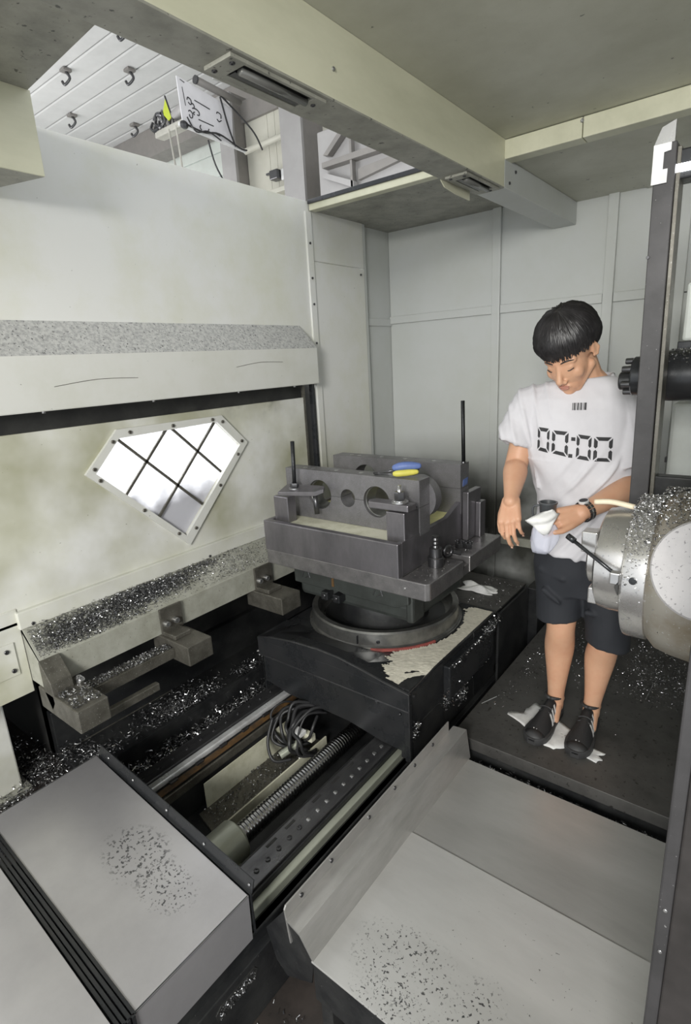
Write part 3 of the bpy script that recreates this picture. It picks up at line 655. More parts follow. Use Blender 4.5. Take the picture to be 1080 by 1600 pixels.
obj('strut', MB().prism([(-3.25, 4.03, 3.15), (-3.01, 4.03, 3.33), (-2.94, 4.03, 3.33), (-3.20, 4.03, 3.14)], (0, 0.06, 0)), M_HBEAM, cab)
obj('strut', MB().prism([(-3.27, 4.03, 3.03), (-2.95, 4.03, 2.90), (-2.95, 4.03, 2.85), (-3.27, 4.03, 2.99)], (0, 0.06, 0)), M_HCOL, cab)
obj('dark_opening', MB().prism([(-2.92, 4.06, 2.985), (-2.45, 4.06, 3.01), (-2.45, 4.06, 2.965), (-2.92, 4.06, 2.905)], (0, 0.05, 0)), M_HBEAM, cab)
obj('edge_strip', MB().box(-2.975, -2.955, 4.03, 4.08, 2.84, 3.30), M_HBEAM, cab)
tag(obj('far_beam', MB().box(-3.78, -2.9, 4.95, 5.1, 3.2, 4.6), M_HBEAM), 'dark brown steel upright behind the grey hall column', 'beam')
# dark crate outside the window
ot = thing('dark_bin', (-3.0, 2.3, -0.35), 'dark grey bin showing through the window, lower right', 'bin')
obj('body', MB().box(-3.3, -2.6, 1.2, 3.4, -0.35, 0.60, .02), M_HBEAM, ot); obj('rim', MB().box(-3.32, -2.58, 1.18, 3.42, 0.58, 0.62, .01), M_HCOL, ot)

# ================================================================== the machine
X, Y, Z = (1, 0, 0), (0, 1, 0), (0, 0, 1)
# ---- bed with two linear ways
bed = thing('machine_bed', (-1.45, 1.6, -0.34), 'black machine bed with two bolted linear ways running under the saddle', 'machine bed')
obj('bed_body', MB().box(-1.90, -1.005, 0.10, 3.05, -0.34, -0.22, .004), M_BLACK, bed)
obj('way_seat', MB().box(-1.845, -1.66, 0.10, 3.05, -0.225, -0.062, .004), M_BLACK, bed)
obj('way_seat', MB().box(-1.225, -1.012, 0.10, 3.05, -0.225, -0.085, .004), M_BLACK, bed)
obj('way_cover', MB().box(-1.822, -1.748, 0.60, 3.0, -0.06, -0.03, .003), M_RAIL, bed)
obj('guide_rail', MB().box(-1.746, -1.712, 0.60, 3.0, -0.06, -0.036, .006), M_CHROME, bed)
obj('rust_band', MB().box(-1.70, -1.672, 0.60, 3.0, -0.062, -0.055, .002), M_RUST, bed)
obj('inner_ledge', MB().box(-1.672, -1.655, 0.60, 3.0, -0.10, -0.062, .003), M_BRACK, bed)
for y in np.arange(0.93, 1.5, 0.125):
    obj('side_clip', MB().box(-1.706, -1.69, y, y + .035, -0.06, -0.046, .002), M_BOLT, bed)
wc = obj('way_cover', MB().box(-1.175, -1.082, 0.60, 3.0, -0.085, -0.03, .003), M_RAIL, bed)
obj('guide_rail', MB().box(-1.082, -1.072, 0.60, 3.0, -0.085, -0.038, .003), M_BLACK, bed)
obj('way_band', MB().box(-1.072, -1.045, 0.60, 3.0, -0.10, -0.055, .003), M_BAND, bed)
obj('way_band', MB().box(-1.043, -1.016, 0.60, 3.0, -0.13, -0.085, .003), M_BAND, bed)
obj('drip_strip', MB().box(-1.005, -0.993, 0.60, 3.0, -0.17, -0.14, .002), M_RUST, bed)
b0 = obj('bolt', bolt_mb((-1.12, 0.80, -0.03), Z, 0.0085, 0.004, 12), M_BOLT, bed, **SM)
b1 = obj('bolt', bolt_mb((-1.118, 1.095, -0.03), Z, 0.0085, 0.003, 12, False), M_BOLTL, bed, **SM)
for i in range(1, 6): clone_part(b0, (0, 0.05 * i, 0), bed)
for i in range(1, 12): clone_part(b1, (0, 0.05 * i, 0), bed)
b2 = obj('bolt', bolt_mb((-1.787, 0.80, -0.03), Z, 0.008, 0.004, 12), M_BOLT, bed, **SM)
for i in range(1, 12): clone_part(b2, (0, 0.07 * i, 0), bed)
for i, y in enumerate((0.93, 1.02, 1.16, 1.27, 1.36)):
    obj('oil_slot', MB().box(-1.162, -1.152, y, y + .045, -0.0315, -0.029), M_DARKGAP, bed)
obj('bed_flank', MB().box(-1.02, -0.988, 0.10, 3.05, -0.34, -0.125, .003), M_BLACK, bed)
obj('slot_rim', MB().prism([(-0.988, 0.565, -0.195), (-0.988, 0.70, -0.195), (-0.988, 0.71, -0.165), (-0.988, 0.70, -0.150), (-0.988, 0.58, -0.150), (-0.988, 0.56, -0.165)], (0.002, 0, 0)), M_DARKGAP, bed)
swarf('slot_swarf', [(-0.986, nrs.uniform(.57, .70), nrs.uniform(-.19, -.155)) for _ in range(260)], parent=bed, lift=0.0)
# ---- ball screw
bs = thing('ball_screw', (-1.335, 1.3, -0.22), 'shiny oily ball screw shaft running under the saddle', 'ball screw')
m = MB(); R_ = 0.040; pitch = 0.0145; n_ = 28; rg = []
for i in range(int((1.75 - 0.93) / 0.0024)):
    y = 0.93 + i * 0.0024
    rg.append([(-1.335 + (R_ - 0.0022 * (0.5 + 0.5 * math.cos(2 * PI * (y / pitch) - 2 * PI * k / n_)) ** 2) * math.cos(2 * PI * k / n_), y, -0.115 + (R_ - 0.0022 * (0.5 + 0.5 * math.cos(2 * PI * (y / pitch) - 2 * PI * k / n_)) ** 2) * math.sin(2 * PI * k / n_)) for k in range(n_)])
m.rings(rg)
obj('threaded_shaft', m, M_SCREW, bs, smooth=True)
obj('bearing_housing', MB().lathe((-1.335, 0.60, -0.115), Y, [(0, .075), (.34, .075), (.346, .07), (.346, .05), (.36, .046), (.36, .03)], 40), M_BAND, bs, **SM)
obj('housing_foot', MB().box(-1.44, -1.24, 0.60, 0.90, -0.225, -0.13, .01), M_BAND, bs)
# ---- beige cable tray and its ledge
ct = thing('cable_tray', (-1.58, 1.25, -0.24), 'beige painted sheet trough between the left way and the ball screw', 'cable tray')
obj('tray_sheet', MB().prism([(-1.625, 1.03, -0.205), (-1.625, 1.03, -0.09), (-1.625, 1.50, -0.09), (-1.625, 1.50, -0.205)], (0.003, 0, 0)), M_CREAM, ct)
obj('tray_floor', MB().poly([(-1.625, 0.99, -0.205), (-1.47, 0.96, -0.212), (-1.47, 1.60, -0.212), (-1.625, 1.60, -0.205), (-1.625, 0.99, -0.222), (-1.47, 0.96, -0.222), (-1.47, 1.60, -0.222), (-1.625, 1.60, -0.222)],
    [(0, 1, 2, 3), (7, 6, 5, 4), (0, 4, 5, 1), (1, 5, 6, 2), (2, 6, 7, 3), (3, 7, 4, 0)]), M_BRACK, ct)
obj('tray_lip', MB().box(-1.475, -1.468, 0.97, 1.60, -0.212, -0.168, .001), M_CREAM, ct)
swarf('tray_swarf', rect_pts(700, -1.62, -1.475, 1.0, 1.5, -0.207, 0.003), parent=ct, bright=0.15)
# ---- cable bundle with connectors
cbu = thing('cable_bundle', (-1.55, 1.45, -0.2), 'tangle of black cables and pale connectors dangling under the saddle', 'cables')
for k in range(9):
    x0 = -1.63 + 0.018 * k; a = rnd.uniform(-.02, .02)
    pts = [(x0 + .03, 1.60, -0.03 + a), (x0, 1.52, 0.0 + a), (x0 - .01, 1.45, -0.03), (x0 + .01 + a, 1.41, -0.09 + a), (x0 + .04, 1.43, -0.15), (x0 + .07, 1.50, -0.17)]
    obj('cable', MB().tube(catmull([(p[0] + rnd.uniform(-.022, .022), p[1] + rnd.uniform(-.02, .02), p[2] + rnd.uniform(-.018, .018)) for p in pts], 5), rnd.choice((.005, .0075, .009)), 8), M_CABLE, cbu, smooth=True)
for pts in ([(-1.62, 1.42, -.02), (-1.60, 1.36, -.10), (-1.55, 1.34, -.16), (-1.50, 1.40, -.17)], [(-1.44, 1.52, 0.0), (-1.42, 1.47, -.01), (-1.43, 1.45, -.06), (-1.47, 1.46, -.10)]):
    obj('cable', MB().tube(catmull(pts, 6), 0.007, 8), M_CABLE, cbu, smooth=True)
obj('connector', MB().box(-1.52, -1.47, 1.43, 1.475, -.075, -.055, .003), M_WHITEP, cbu)
obj('connector', MB().box(-1.50, -1.44, 1.47, 1.50, -.11, -.075, .004), M_CREAM, cbu)
obj('connector', MB().cyl((-1.54, 1.37, -.15), (-1.50, 1.46, -.12), 0.017, 12), M_BAND, cbu, **SM)
# ---- saddle
sd = thing('saddle', (-1.41, 1.97, -0.06), 'big black box shaped saddle carrying the round turntable', 'saddle')
front = [(-1.825, .262), (-1.74, .283), (-1.60, .302), (-1.45, .310), (-1.33, .306), (-1.22, .290), (-1.11, .270), (-0.985, .252)]
m = MB(); nb = len(front)
rows = [[(x, 1.557, .176 + .001 * i) for i, (x, z) in enumerate(front)], [(x, 1.557, z - .006) for x, z in front], [(x, 1.563, z) for x, z in front], [(x, 1.62, z - .004) for x, z in front], [(x, 1.76, .262) for x, z in front], [(x, 2.385, .262) for x, z in front]]
vs = [[m.b.verts.new(p) for p in r] for r in rows]
for a, b_ in zip(vs[:-1], vs[1:]):
    for i in range(nb - 1): m.b.faces.new((a[i], a[i + 1], b_[i + 1], b_[i]))
obj('top_cover', m, M_BLACKS, sd)
obj('front_cover', MB().box(-1.825, -0.99, 1.5565, 1.566, .172, .252, .001), M_BLACKS, sd)
obj('core', MB().box(-1.82, -0.995, 1.575, 2.385, .02, .2605), M_BLACK, sd)
obj('front_lip', MB().box(-1.828, -.988, 1.5545, 1.562, .169, .175, .001), M_RAIL, sd)
obj('crest_edge', MB().tube([(x, 1.5575, z - .003) for x, z in front], .0022, 6), M_RAIL, sd)
obj('corner_edge', MB().tube([(-.9885, 1.5585, -.055), (-.9885, 1.5585, .247)], .0022, 6), M_RAIL, sd)
obj('side_edge', MB().tube([(-.9925, 1.56, .252), (-.9925, 1.76, .2615), (-.9925, 2.38, .2615)], .0025, 6), M_RAIL, sd)
obj('front_skirt', MB().prism([(-1.80, 1.568, .174), (-1.80, 1.568, .03), (-1.66, 1.568, .005), (-1.30, 1.568, .002), (-1.13, 1.568, -.025), (-1.035, 1.568, -.028), (-1.035, 1.568, -.058), (-1.0, 1.568, -.058), (-1.0, 1.568, .174)], (0, .02, 0)), M_BLACKS, sd)
obj('left_skirt', MB().box(-1.825, -1.815, 1.575, 2.385, -.03, .262, .001), M_BLACKS, sd)
obj('side_panel', MB().box(-1.0, -0.992, 1.575, 1.842, .078, .25, .001), M_BLACK, sd)
obj('side_panel', MB().box(-1.0, -0.990, 1.575, 1.842, -.058, .076, .001), M_BLACK, sd)
obj('side_panel', MB().box(-1.0, -0.992, 1.845, 2.14, -.085, .07, .001), M_BLACK, sd)
obj('side_panel', MB().box(-1.0, -0.992, 2.143, 2.385, -.085, .25, .001), M_BLACK, sd)
obj('side_guard', MB().box(-0.998, -0.962, 1.848, 2.30, .068, .228, .006), M_BLACKS, sd)
obj('corner_post', MB().box(-1.012, -0.986, 1.558, 1.577, -.062, .25, .003), M_BLACKS, sd)
for z in (.222, .035): obj('bolt', bolt_mb((-0.9905, 1.60, z), X, .007, .005, 10), M_BOLT, sd, **SM)
for x, z in ((-1.02, .258), (-1.03, .15), (-1.14, .165), (-1.70, .283)):
    obj('screw', bolt_mb((x, 1.556 if z < .2 else 1.575, z), (0, -1, 0) if z < .2 else Z, .006, .004, 10), M_BOLT, sd, **SM)
swarf('side_swarf', [(-0.985 + abs(nrs.normal(0, .012)), 1.845 + nrs.normal(0, .02), nrs.normal(.075, .02)) for _ in range(240)] + [(-0.962 + abs(nrs.normal(0, .01)), nrs.uniform(1.86, 2.3), .225 + abs(nrs.normal(0, .006))) for _ in range(160)]
      + [(-0.975 + nrs.uniform(0, .02), nrs.normal(1.965, .03), nrs.normal(.045, .022)) for _ in range(330)] + [(-0.975 + nrs.uniform(0, .02), nrs.normal(2.27, .05), nrs.normal(.235, .016)) for _ in range(420)]
      + [(-0.985 + nrs.uniform(0, .01), nrs.uniform(1.9, 2.3), nrs.normal(.06, .008)) for _ in range(300)] + [(-0.988 + nrs.uniform(0, .012), nrs.normal(1.60, .012), nrs.normal(.077, .02)) for _ in range(90)], parent=sd, lift=0)
rb = thing('rear_block', (-1.25, 2.6, -0.34), 'black block behind the saddle with a white rag on it', 'block')
obj('body', MB().box(-1.75, -0.995, 2.392, 2.805, -.05, .246, .006), M_BLACK, rb); obj('foot', MB().box(-.987, -.975, 2.392, 2.805, -.34, .24, .002), M_BLACK, rb); obj('top_plate', MB().box(-1.75, -0.992, 2.388, 2.81, .246, .254, .002), M_PLATF, rb)
obj('side_box', MB().box(-0.995, -0.93, 2.83, 2.95, -.34, .22, .004), M_BLACK, rb)
swarf('dusting', rect_pts(260, -1.2, -1.0, 2.42, 2.78, .254, .001), parent=rb, size=(.002, .006), lift=.001)
# grit on the right ledge of the saddle
m = MB(); hs = .0075
def edge_noise(y): return .018 * math.sin(y * 31) + .012 * math.sin(y * 83 + 1) + .008 * math.sin(y * 190)
for iy in range(int((2.36 - 1.585) / hs)):
    for ix in range(int(.30 / hs)):
        x = -1.285 + ix * hs; y = 1.585 + iy * hs
        d = math.hypot(x + 1.445, y - 2.08)
        if d < .384 + .25 * abs(edge_noise(y)) or x > -1.0: continue
        if x < -1.19 + edge_noise(y) + (0.10 * (1.80 - y) / .2 if y < 1.8 else 0) * 0 + max(0, (1.66 - y)) * 1.2 + max(0, y - 2.2) * .6: continue
        h = .2665 + .0015 * rnd.random() + (max(0, 1.70 - y) / .14) * .0 
        if y < 1.76:
            t = min(1, (1.76 - y) / .14); zz = np.interp(x, [f[0] for f in front], [f[1] for f in front]) - .004
            h = h * (1 - t) + (zz + .003) * t
        q_ = [(x, y, h), (x + hs, y, h + .0008 * rnd.random()), (x + hs, y + hs, h), (x, y + hs, h)]
        m.poly(q_, [(0, 1, 2, 3)])
bmesh.ops.remove_doubles(m.b, verts=m.b.verts, dist=.003)
gr = obj('pale_grit', m, M_SAND); tag(gr, 'cream grit crust lying on the right ledge of the saddle', 'grit', kind='stuff')
# ---- turntable ring
tr = thing('turntable', (-1.445, 2.08, .262), 'dull steel turntable ring with a red base seam on the saddle', 'turntable')
obj('base_ring', MB().lathe((-1.445, 2.08, .263), Z, [(0, .380), (.007, .380), (.009, .374)], 72), M_RINGST, tr, **SM)
obj('ring', MB().lathe((-1.445, 2.08, .266), Z, [(0, .372), (.010, .374), (.014, .366), (.068, .364), (.076, .358), (.076, .335), (.03, .328), (.012, .328), (.012, .02)], 72), M_RINGST, tr, **SM)
obj('ring_floor', MB().lathe((-1.445, 2.08, .277), Z, [(0, .30), (.004, .30)], 48), M_BLACK, tr)
m = MB(); aa = np.linspace(-1.15, -.35, 24); m.rings([[(-1.445 + r * math.cos(a), 2.08 + r * math.sin(a), z) for r, z in ((.377, .2635), (.384, .2635), (.384, .272), (.377, .275))] for a in aa]); obj('red_band', m, M_RED, tr)
obj('seam', MB().box(-1.352, -1.350, 1.716, 1.727, .285, .325), M_BLACKS, tr)
obj('bolt', bolt_mb((-1.268, 1.762, .30), (.45, -.8, 0), .009, .003, 12), M_BLACKS, tr, **SM)
obj('center_boss', MB().lathe((-1.445, 2.08, .277), Z, [(0, .22), (.12, .20)], 40), M_BLACK, tr, **SM)
swarf('ring_swarf', [(-1.43 + .30 * math.cos(a), 2.05 + .30 * math.sin(a), .283) for a in nrs.uniform(3.6, 5.4, 160)], parent=tr)
# ---- pallet base casting
pb = thing('pallet_base', (-1.43, 2.05, .385), 'dark green grey pallet casting between turntable and steel table', 'pallet base')
obj('lower_body', MB().box(-1.78, -1.13, 1.83, 2.30, .392, .478, .022), M_DGREEN, pb)
obj('upper_flange', MB().prism([(-1.785, 1.80, .588), (-1.785, 1.80, .465), (-1.56, 1.80, .463), (-1.545, 1.80, .478), (-1.50, 1.80, .478), (-1.485, 1.80, .463), (-1.19, 1.80, .463), (-1.165, 1.80, .485), (-1.13, 1.80, .49), (-1.13, 1.80, .588)], (0, .5, 0), .006), M_DGREEN, pb)
obj('corner_boss', MB().box(-1.16, -1.12, 1.82, 1.92, .396, .586, .012), M_DGREEN, pb)
for x in (-1.583, -1.512):
    cl = obj('clamp_block', MB().box(x - .02, x + .02, 1.782, 1.83, .418, .458, .004), M_BLACK, pb)
    obj('bolt', bolt_mb((x, 1.782, .44), (0, -1, 0), .010, .006, 12), M_BOLT, cl, **SM)
obj('rust_drip', MB().box(-1.545, -1.532, 1.797, 1.80, .49, .555), M_RUST, pb)
obj('notch', MB().box(-1.56, -1.535, 1.796, 1.80, .565, .587), M_DARKGAP, pb)
for x0 in (-1.73, -1.31):       # worn raised cast marks
    m = MB()
    for dx, z0_, z1_, dx2 in ((0, .50, .56, .025), (.03, .53, .56, .02), (.02, .50, .52, .03), (.05, .505, .55, -.015)):
        m.tube([(x0 + dx, 1.799, z0_), (x0 + dx + dx2, 1.799, z1_)], .0025, 5)
    obj('cast_mark', m, M_RAIL, pb)
# ---- steel table
tb = thing('steel_table', (-1.41, 2.1, .588), 'oily grey steel table plate with a T slot in its right edge', 'table')
obj('table_plate', MB().prism([(-1.845, 1.69, .588), (-0.985, 1.69, .588), (-0.97, 1.705, .588), (-0.97, 1.99, .588), (-1.845, 1.99, .588)], (0, 0, .072), .004), M_TABLE, tb)
obj('table_plate', MB().prism([(-1.845, 2.05, .588), (-0.97, 2.05, .588), (-0.97, 2.385, .588), (-1.845, 2.385, .588)], (0, 0, .072), .004), M_TABLE, tb)
obj('slot_floor', MB().box(-1.845, -0.975, 1.988, 2.052, .588, .628), M_TABLE, tb)
obj('slot_lip', MB().box(-1.06, -0.975, 1.988, 2.005, .62, .645), M_TABLE, tb)
obj('seam_strip', MB().box(-1.099, -1.095, 1.71, 1.86, .6595, .6605), M_DARKGAP, tb)
obj('bolt', bolt_mb((-1.075, 1.688, .625), (0, -1, 0), .005, .003, 10), M_BOLTL, tb, **SM)
es = thing('stop_block', (-1.07, 2.33, .661), 'stepped grey steel stop block beside the rear housing plate', 'block')
obj('tall_step', MB().box(-1.10, -1.07, 2.24, 2.375, .6605, .89, .004), M_STEEL, es)
obj('low_step', MB().box(-1.07, -1.045, 2.315, 2.375, .6605, .83, .004), M_STEEL, es)
# ---- fixture trough on the table
fx = thing('fixture_trough', (-1.47, 2.05, .66), 'long grey steel trough with a cream floor on the table', 'fixture')
obj('front_wall', MB().box(-1.85, -1.103, 1.690, 1.722, .655, .800, .004), M_STEEL, fx)
obj('right_wall', MB().prism([(-1.103, 1.72, .66), (-1.103, 2.30, .66), (-1.103, 2.30, .86), (-1.103, 2.22, .845), (-1.103, 2.10, .80), (-1.103, 1.72, .80)], (-.022, 0, 0), .002), M_STEEL, fx)
obj('left_wall', MB().box(-1.85, -1.828, 1.72, 2.32, .66, .80, .003), M_STEEL, fx)
obj('back_wall', MB().box(-1.85, -1.103, 2.31, 2.335, .66, .80, .003), M_STEEL, fx)
obj('floor', MB().box(-1.829, -1.124, 1.721, 1.90, .66, .786), M_CREAM, fx)
obj('inner_floor', MB().box(-1.829, -1.124, 1.90, 2.31, .66, .788), M_YELL, fx)
# ---- split bearing housings
def housing(y0, y1, holes, label, zt, zs=.908, zb=.788):
    t = thing('bearing_housing', (-1.47, (y0 + y1) / 2, zb), label, 'bearing housing', 'split bearing housings')
    xl, xr = -1.843, -1.102
    lo = [(xl, y0, zb), (xr, y0, zb), (xr, y0, zs - .0008)]; up = [(xr, y0, zt), (xl, y0, zt), (xl, y0, zs + .0008)]
    for (hx, r) in sorted(holes, reverse=True):
        lo += [(hx + r * math.cos(a), y0, zs - .0008 - r * math.sin(a)) for a in np.linspace(0, PI, 20)]
    lo += [(xl, y0, zs - .0008)]
    for (hx, r) in sorted(holes):
        up += [(hx - r * math.cos(a), y0, zs + .0008 + r * math.sin(a)) for a in np.linspace(0, PI, 20)]
    up += [(xr, y0, zs + .0008)]
    obj('lower_half', MB().prism(lo, (0, y1 - y0, 0)), M_STEELP, t)
    obj('cap', MB().prism(up, (0, y1 - y0, 0)), M_STEELP, t)
    for x in (-1.75, -1.70, -1.56, -1.42, -1.26):
        obj('bolt_plug', MB().lathe((x, (y0 + y1) / 2, zt - .002), Z, [(0, .011), (.0026, .011)], 14), M_BOLTL, t)
    return t
h1 = housing(1.86, 1.942, ((-1.635, .068), (-1.471, .040), (-1.315, .068)), 'front split bearing housing plate with three round holes', 1.02)
obj('end_boss', MB().lathe((-1.165, 1.942, .925), Y, [(0, .092), (.05, .092), (.055, .086)], 40), M_STEELP, h1, **SM)
for x, r in ((-1.635, .068), (-1.315, .068)):
    obj('liner', MB().lathe((x, 1.875, .908), Y, [(0, r), (.06, r), (.06, r - .012), (.004, r - .004), (0, r)], 40, False), M_RINGST, h1, **SM)
h2 = housing(2.225, 2.31, ((-1.635, .074), (-1.471, .040), (-1.315, .074)), 'rear split bearing housing plate standing behind the front one', 1.02)
obj('paint_dab', MB().prism([(-1.101, 2.245, .915), (-1.101, 2.29, .92), (-1.101, 2.295, .95), (-1.101, 2.25, .945)], (.002, 0, 0)), M_BLUE, h2)
# ---- clamps
lc = thing('clamp_set', (-1.78, 1.77, .786), 'step clamp with a tall threaded rod at the left of the trough', 'clamp')
obj('support_block', MB().box(-1.825, -1.735, 1.745, 1.80, .786, .908, .004), M_STEEL, lc)
obj('strap', MB().prism([(-1.80, 1.75, .908), (-1.60, 1.79, .918), (-1.56, 1.80, .935), (-1.58, 1.835, .94), (-1.62, 1.84, .94), (-1.80, 1.815, .932)], (0, 0, .018), .003), M_STEEL, lc)
obj('threaded_rod', MB().cyl((-1.735, 1.80, .93), (-1.726, 1.80, 1.16), .0095, 14), M_ROD, lc, smooth=True)
obj('nut', hexnut_mb((-1.735, 1.80, .945), Z, .021, .022), M_BOLT, lc, **SM)
obj('washer', MB().lathe((-1.735, 1.80, .938), Z, [(0, .026), (.006, .026)], 24), M_BOLTL, lc, **SM)
obj('heel_bolt', MB().cyl((-1.615, 1.81, .83), (-1.62, 1.81, .925), .012, 10), M_BOLT, lc, **SM)
rc = thing('clamp_set', (-1.15, 1.77, .786), 'flat strap clamp with a short stud at the right end of the trough', 'clamp')
obj('support_block', MB().box(-1.19, -1.104, 1.745, 1.855, .786, .912, .004), M_STEEL, rc)
obj('strap', MB().prism([(-1.285, 1.765, .918), (-1.268, 1.735, .918), (-1.085, 1.742, .918), (-1.082, 1.80, .918), (-1.27, 1.80, .918)], (0, 0, .028), .004), M_STEEL, rc)
obj('washer', MB().lathe((-1.14, 1.773, .947), Z, [(0, .034), (.006, .034), (.007, .027), (.011, .027)], 28), M_BOLTL, rc, **SM)
obj('nut', hexnut_mb((-1.14, 1.773, .957), Z, .022, .034), M_BOLT, rc, **SM)
obj('stud', MB().cyl((-1.14, 1.773, .955), (-1.14, 1.773, 1.016), .0085, 14), M_BOLTL, rc, smooth=True)
tall = thing('threaded_rod', (-1.108, 2.268, 1.02), 'tall black threaded rod standing on the rear housing plate', 'rod')
obj('rod', MB().cyl((-1.108, 2.268, 1.0205), (-1.113, 2.268, 1.30), .0088, 14), M_ROD, tall, smooth=True)
obj('collar', MB().lathe((-1.108, 2.268, 1.0205), Z, [(0, .012), (.006, .011)], 14), M_BOLT, tall, **SM)
# ---- loose tools
tl = thing('grip_tool', (-1.2, 1.91, 1.023), 'hand tool with blue and yellow grips on the front housing plate', 'hand tool')
obj('blue_grip', MB().chain(catmull([(-1.235, 1.893, 1.058), (-1.20, 1.913, 1.064), (-1.155, 1.945, 1.062)], 4), [.014, .016, .018, .018, .018, .018, .017, .015, .013]), M_BLUE, tl, smooth=True)
obj('yellow_grip', MB().chain(catmull([(-1.225, 1.875, 1.036), (-1.195, 1.893, 1.038), (-1.155, 1.928, 1.040)], 4), [.011, .013, .014, .014, .014, .014, .013, .012, .010]), M_YGRIP, tl, smooth=True)
obj('jaw', MB().tube([(-1.228, 1.895, 1.05), (-1.30, 1.885, 1.032), (-1.345, 1.89, 1.0265)], .004, 8), M_BOLT, tl, smooth=True)
obj('jaw', MB().tube([(-1.222, 1.878, 1.034), (-1.29, 1.872, 1.030), (-1.33, 1.878, 1.0255)], .004, 8), M_BOLT, tl, smooth=True)
sj = thing('screw_jack', (-1.045, 1.885, .6605), 'stacked dark screw jack standing on the table corner', 'screw jack')
obj('base', MB().lathe((-1.045, 1.885, .6605), Z, [(0, .033), (.038, .033), (.042, .030)], 32), M_BOLT, sj, **SM)
obj('nut', MB().lathe((-1.045, 1.885, .7025), Z, [(0, .026), (.036, .026), (.04, .022)], 12), M_BOLT, sj, **SM)
m = MB(); m.lathe((-1.045, 1.885, .7425), Z, [(h * .008, .012 if h % 2 else .015) for h in range(7)], 16); obj('stud', m, M_BOLT, sj, **SM)
eb = thing('eye_bolt', (-1.03, 1.99, .66), 'eye bolt lying on its side over the T slot', 'eye bolt')
m = MB(); c = Vector((-1.045, 1.992, .690)); u_, v_ = Vector((.35, .94, 0)).normalized(), Vector((0, 0, 1))
rg = [[c + (u_ * math.cos(a) + v_ * math.sin(a)) * (.021 + .008 * math.cos(k)) + u_.cross(v_) * .008 * math.sin(k) for k in np.linspace(0, 2 * PI, 9)[:-1]] for a in np.linspace(0, 2 * PI, 25)[:-1]]
rg.append(rg[0])
m.rings(rg, False, False); bmesh.ops.remove_doubles(m.b, verts=m.b.verts, dist=1e-5); obj('eye', m, M_BOLT, eb, smooth=True)
obj('shank', MB().cyl((-1.036, 2.018, .680), (-1.012, 2.045, .669), .009, 12), M_BOLT, eb, **SM)
for i, (x, y, lab) in enumerate(((-1.062, 2.135, 'castle nut standing nearer the rear plate on the table'), (-1.028, 2.15, 'castle nut nearer the table edge behind the T slot'))):
    t = thing('castle_nut', (x, y, .6605), lab, 'nut', 'loose nuts on the table')
    obj('body', MB().lathe((x, y, .6605), Z, [(0, .019), (.005, .021), (.022, .021), (.024, .013), (.012, .012)], 6), M_BOLT, t, **SM)
    for k in range(6):
        a = k * PI / 3 + .5; p = Vector((x + .017 * math.cos(a), y + .017 * math.sin(a), .682))
        obj('castellation', MB().box(p.x - .004, p.x + .004, p.y - .004, p.y + .004, .680, .692, .001), M_BOLT, t)
swarf('table_dust', rect_pts(200, -1.09, -.985, 1.72, 1.97, .6605, .0005) + rect_pts(160, -1.09, -.985, 2.07, 2.42, .6605, .0005), parent=tb, size=(.002, .005), lift=.001, wid=(.0005, .001))

# ---- chip tray on the wall, brackets and ledges below
ty = thing('chip_tray', (-2.0, 1.5, .43), 'sloping cream chip tray under the sliding door heaped with swarf', 'tray')
prof = [(-2.05, .640), (-2.03, .636), (-1.945, .538), (-1.942, .43), (-1.948, .43), (-1.952, .532), (-2.05, .62)]
obj('tray_sheet', MB().prism([(x, .663, z) for x, z in prof], (0, 1.76, 0)), M_TRAY, ty)
obj('end_plate', MB().prism([(-2.05, .668, .64), (-1.945, .668, .536), (-1.942, .668, .43), (-2.05, .668, .43)], (0, -.005, 0)), M_TRAY, ty)
obj('weld_seam', MB().tube([(-2.045, .67, .637), (-2.045, 2.42, .637)], .004, 6), M_BRACK, ty)
for y in (.70, 1.5): obj('screw', bolt_mb((-2.034, y, .648), X, .006, .005, 10), M_BOLT, ty, **SM)
def tz(x, y): return float(np.interp(x, [-2.03, -1.945], [.636, .538]))
den = lambda x, y: max(.32 * (y < .95), 1.0 * math.exp(-((y - 1.15) / .22) ** 2 - ((x + 2.0) / .03) ** 2), .9 * (y < 1.1) * math.exp(-((x + 1.985) / .035) ** 2), .55 * math.exp(-((y - 1.32) / .1) ** 2 - ((x + 2.012) / .013) ** 2), .22 * math.exp(-((y - 1.6) / .2) ** 2))
sw = swarf('tray_swarf', rect_pts(11000, -2.03, -1.947, .67, 2.1, tz, .004, den), parent=ty, bright=.22, size=(.002, .007), wid=(.0005,.0014))
heap = [(x, y, tz(x, y) + .010 * math.exp(-((x + 2.0) / .03) ** 2) * nrs.uniform(.2, 1)) for x, y, _ in rect_pts(5200, -2.03, -1.95, .72, 1.62, 0, 0, lambda x, y: max(math.exp(-((y - 1.12) / .20) ** 2 - ((x + 2.003) / .022) ** 2), .55 * math.exp(-((y - .85) / .16) ** 2 - ((x + 1.985) / .03) ** 2), .5 * math.exp(-((y - 1.42) / .10) ** 2 - ((x + 2.018) / .010) ** 2)))]
swarf('tray_heap', heap, parent=ty, bright=.12, size=(.005, .013), wid=(.0008, .002), lift=.002)
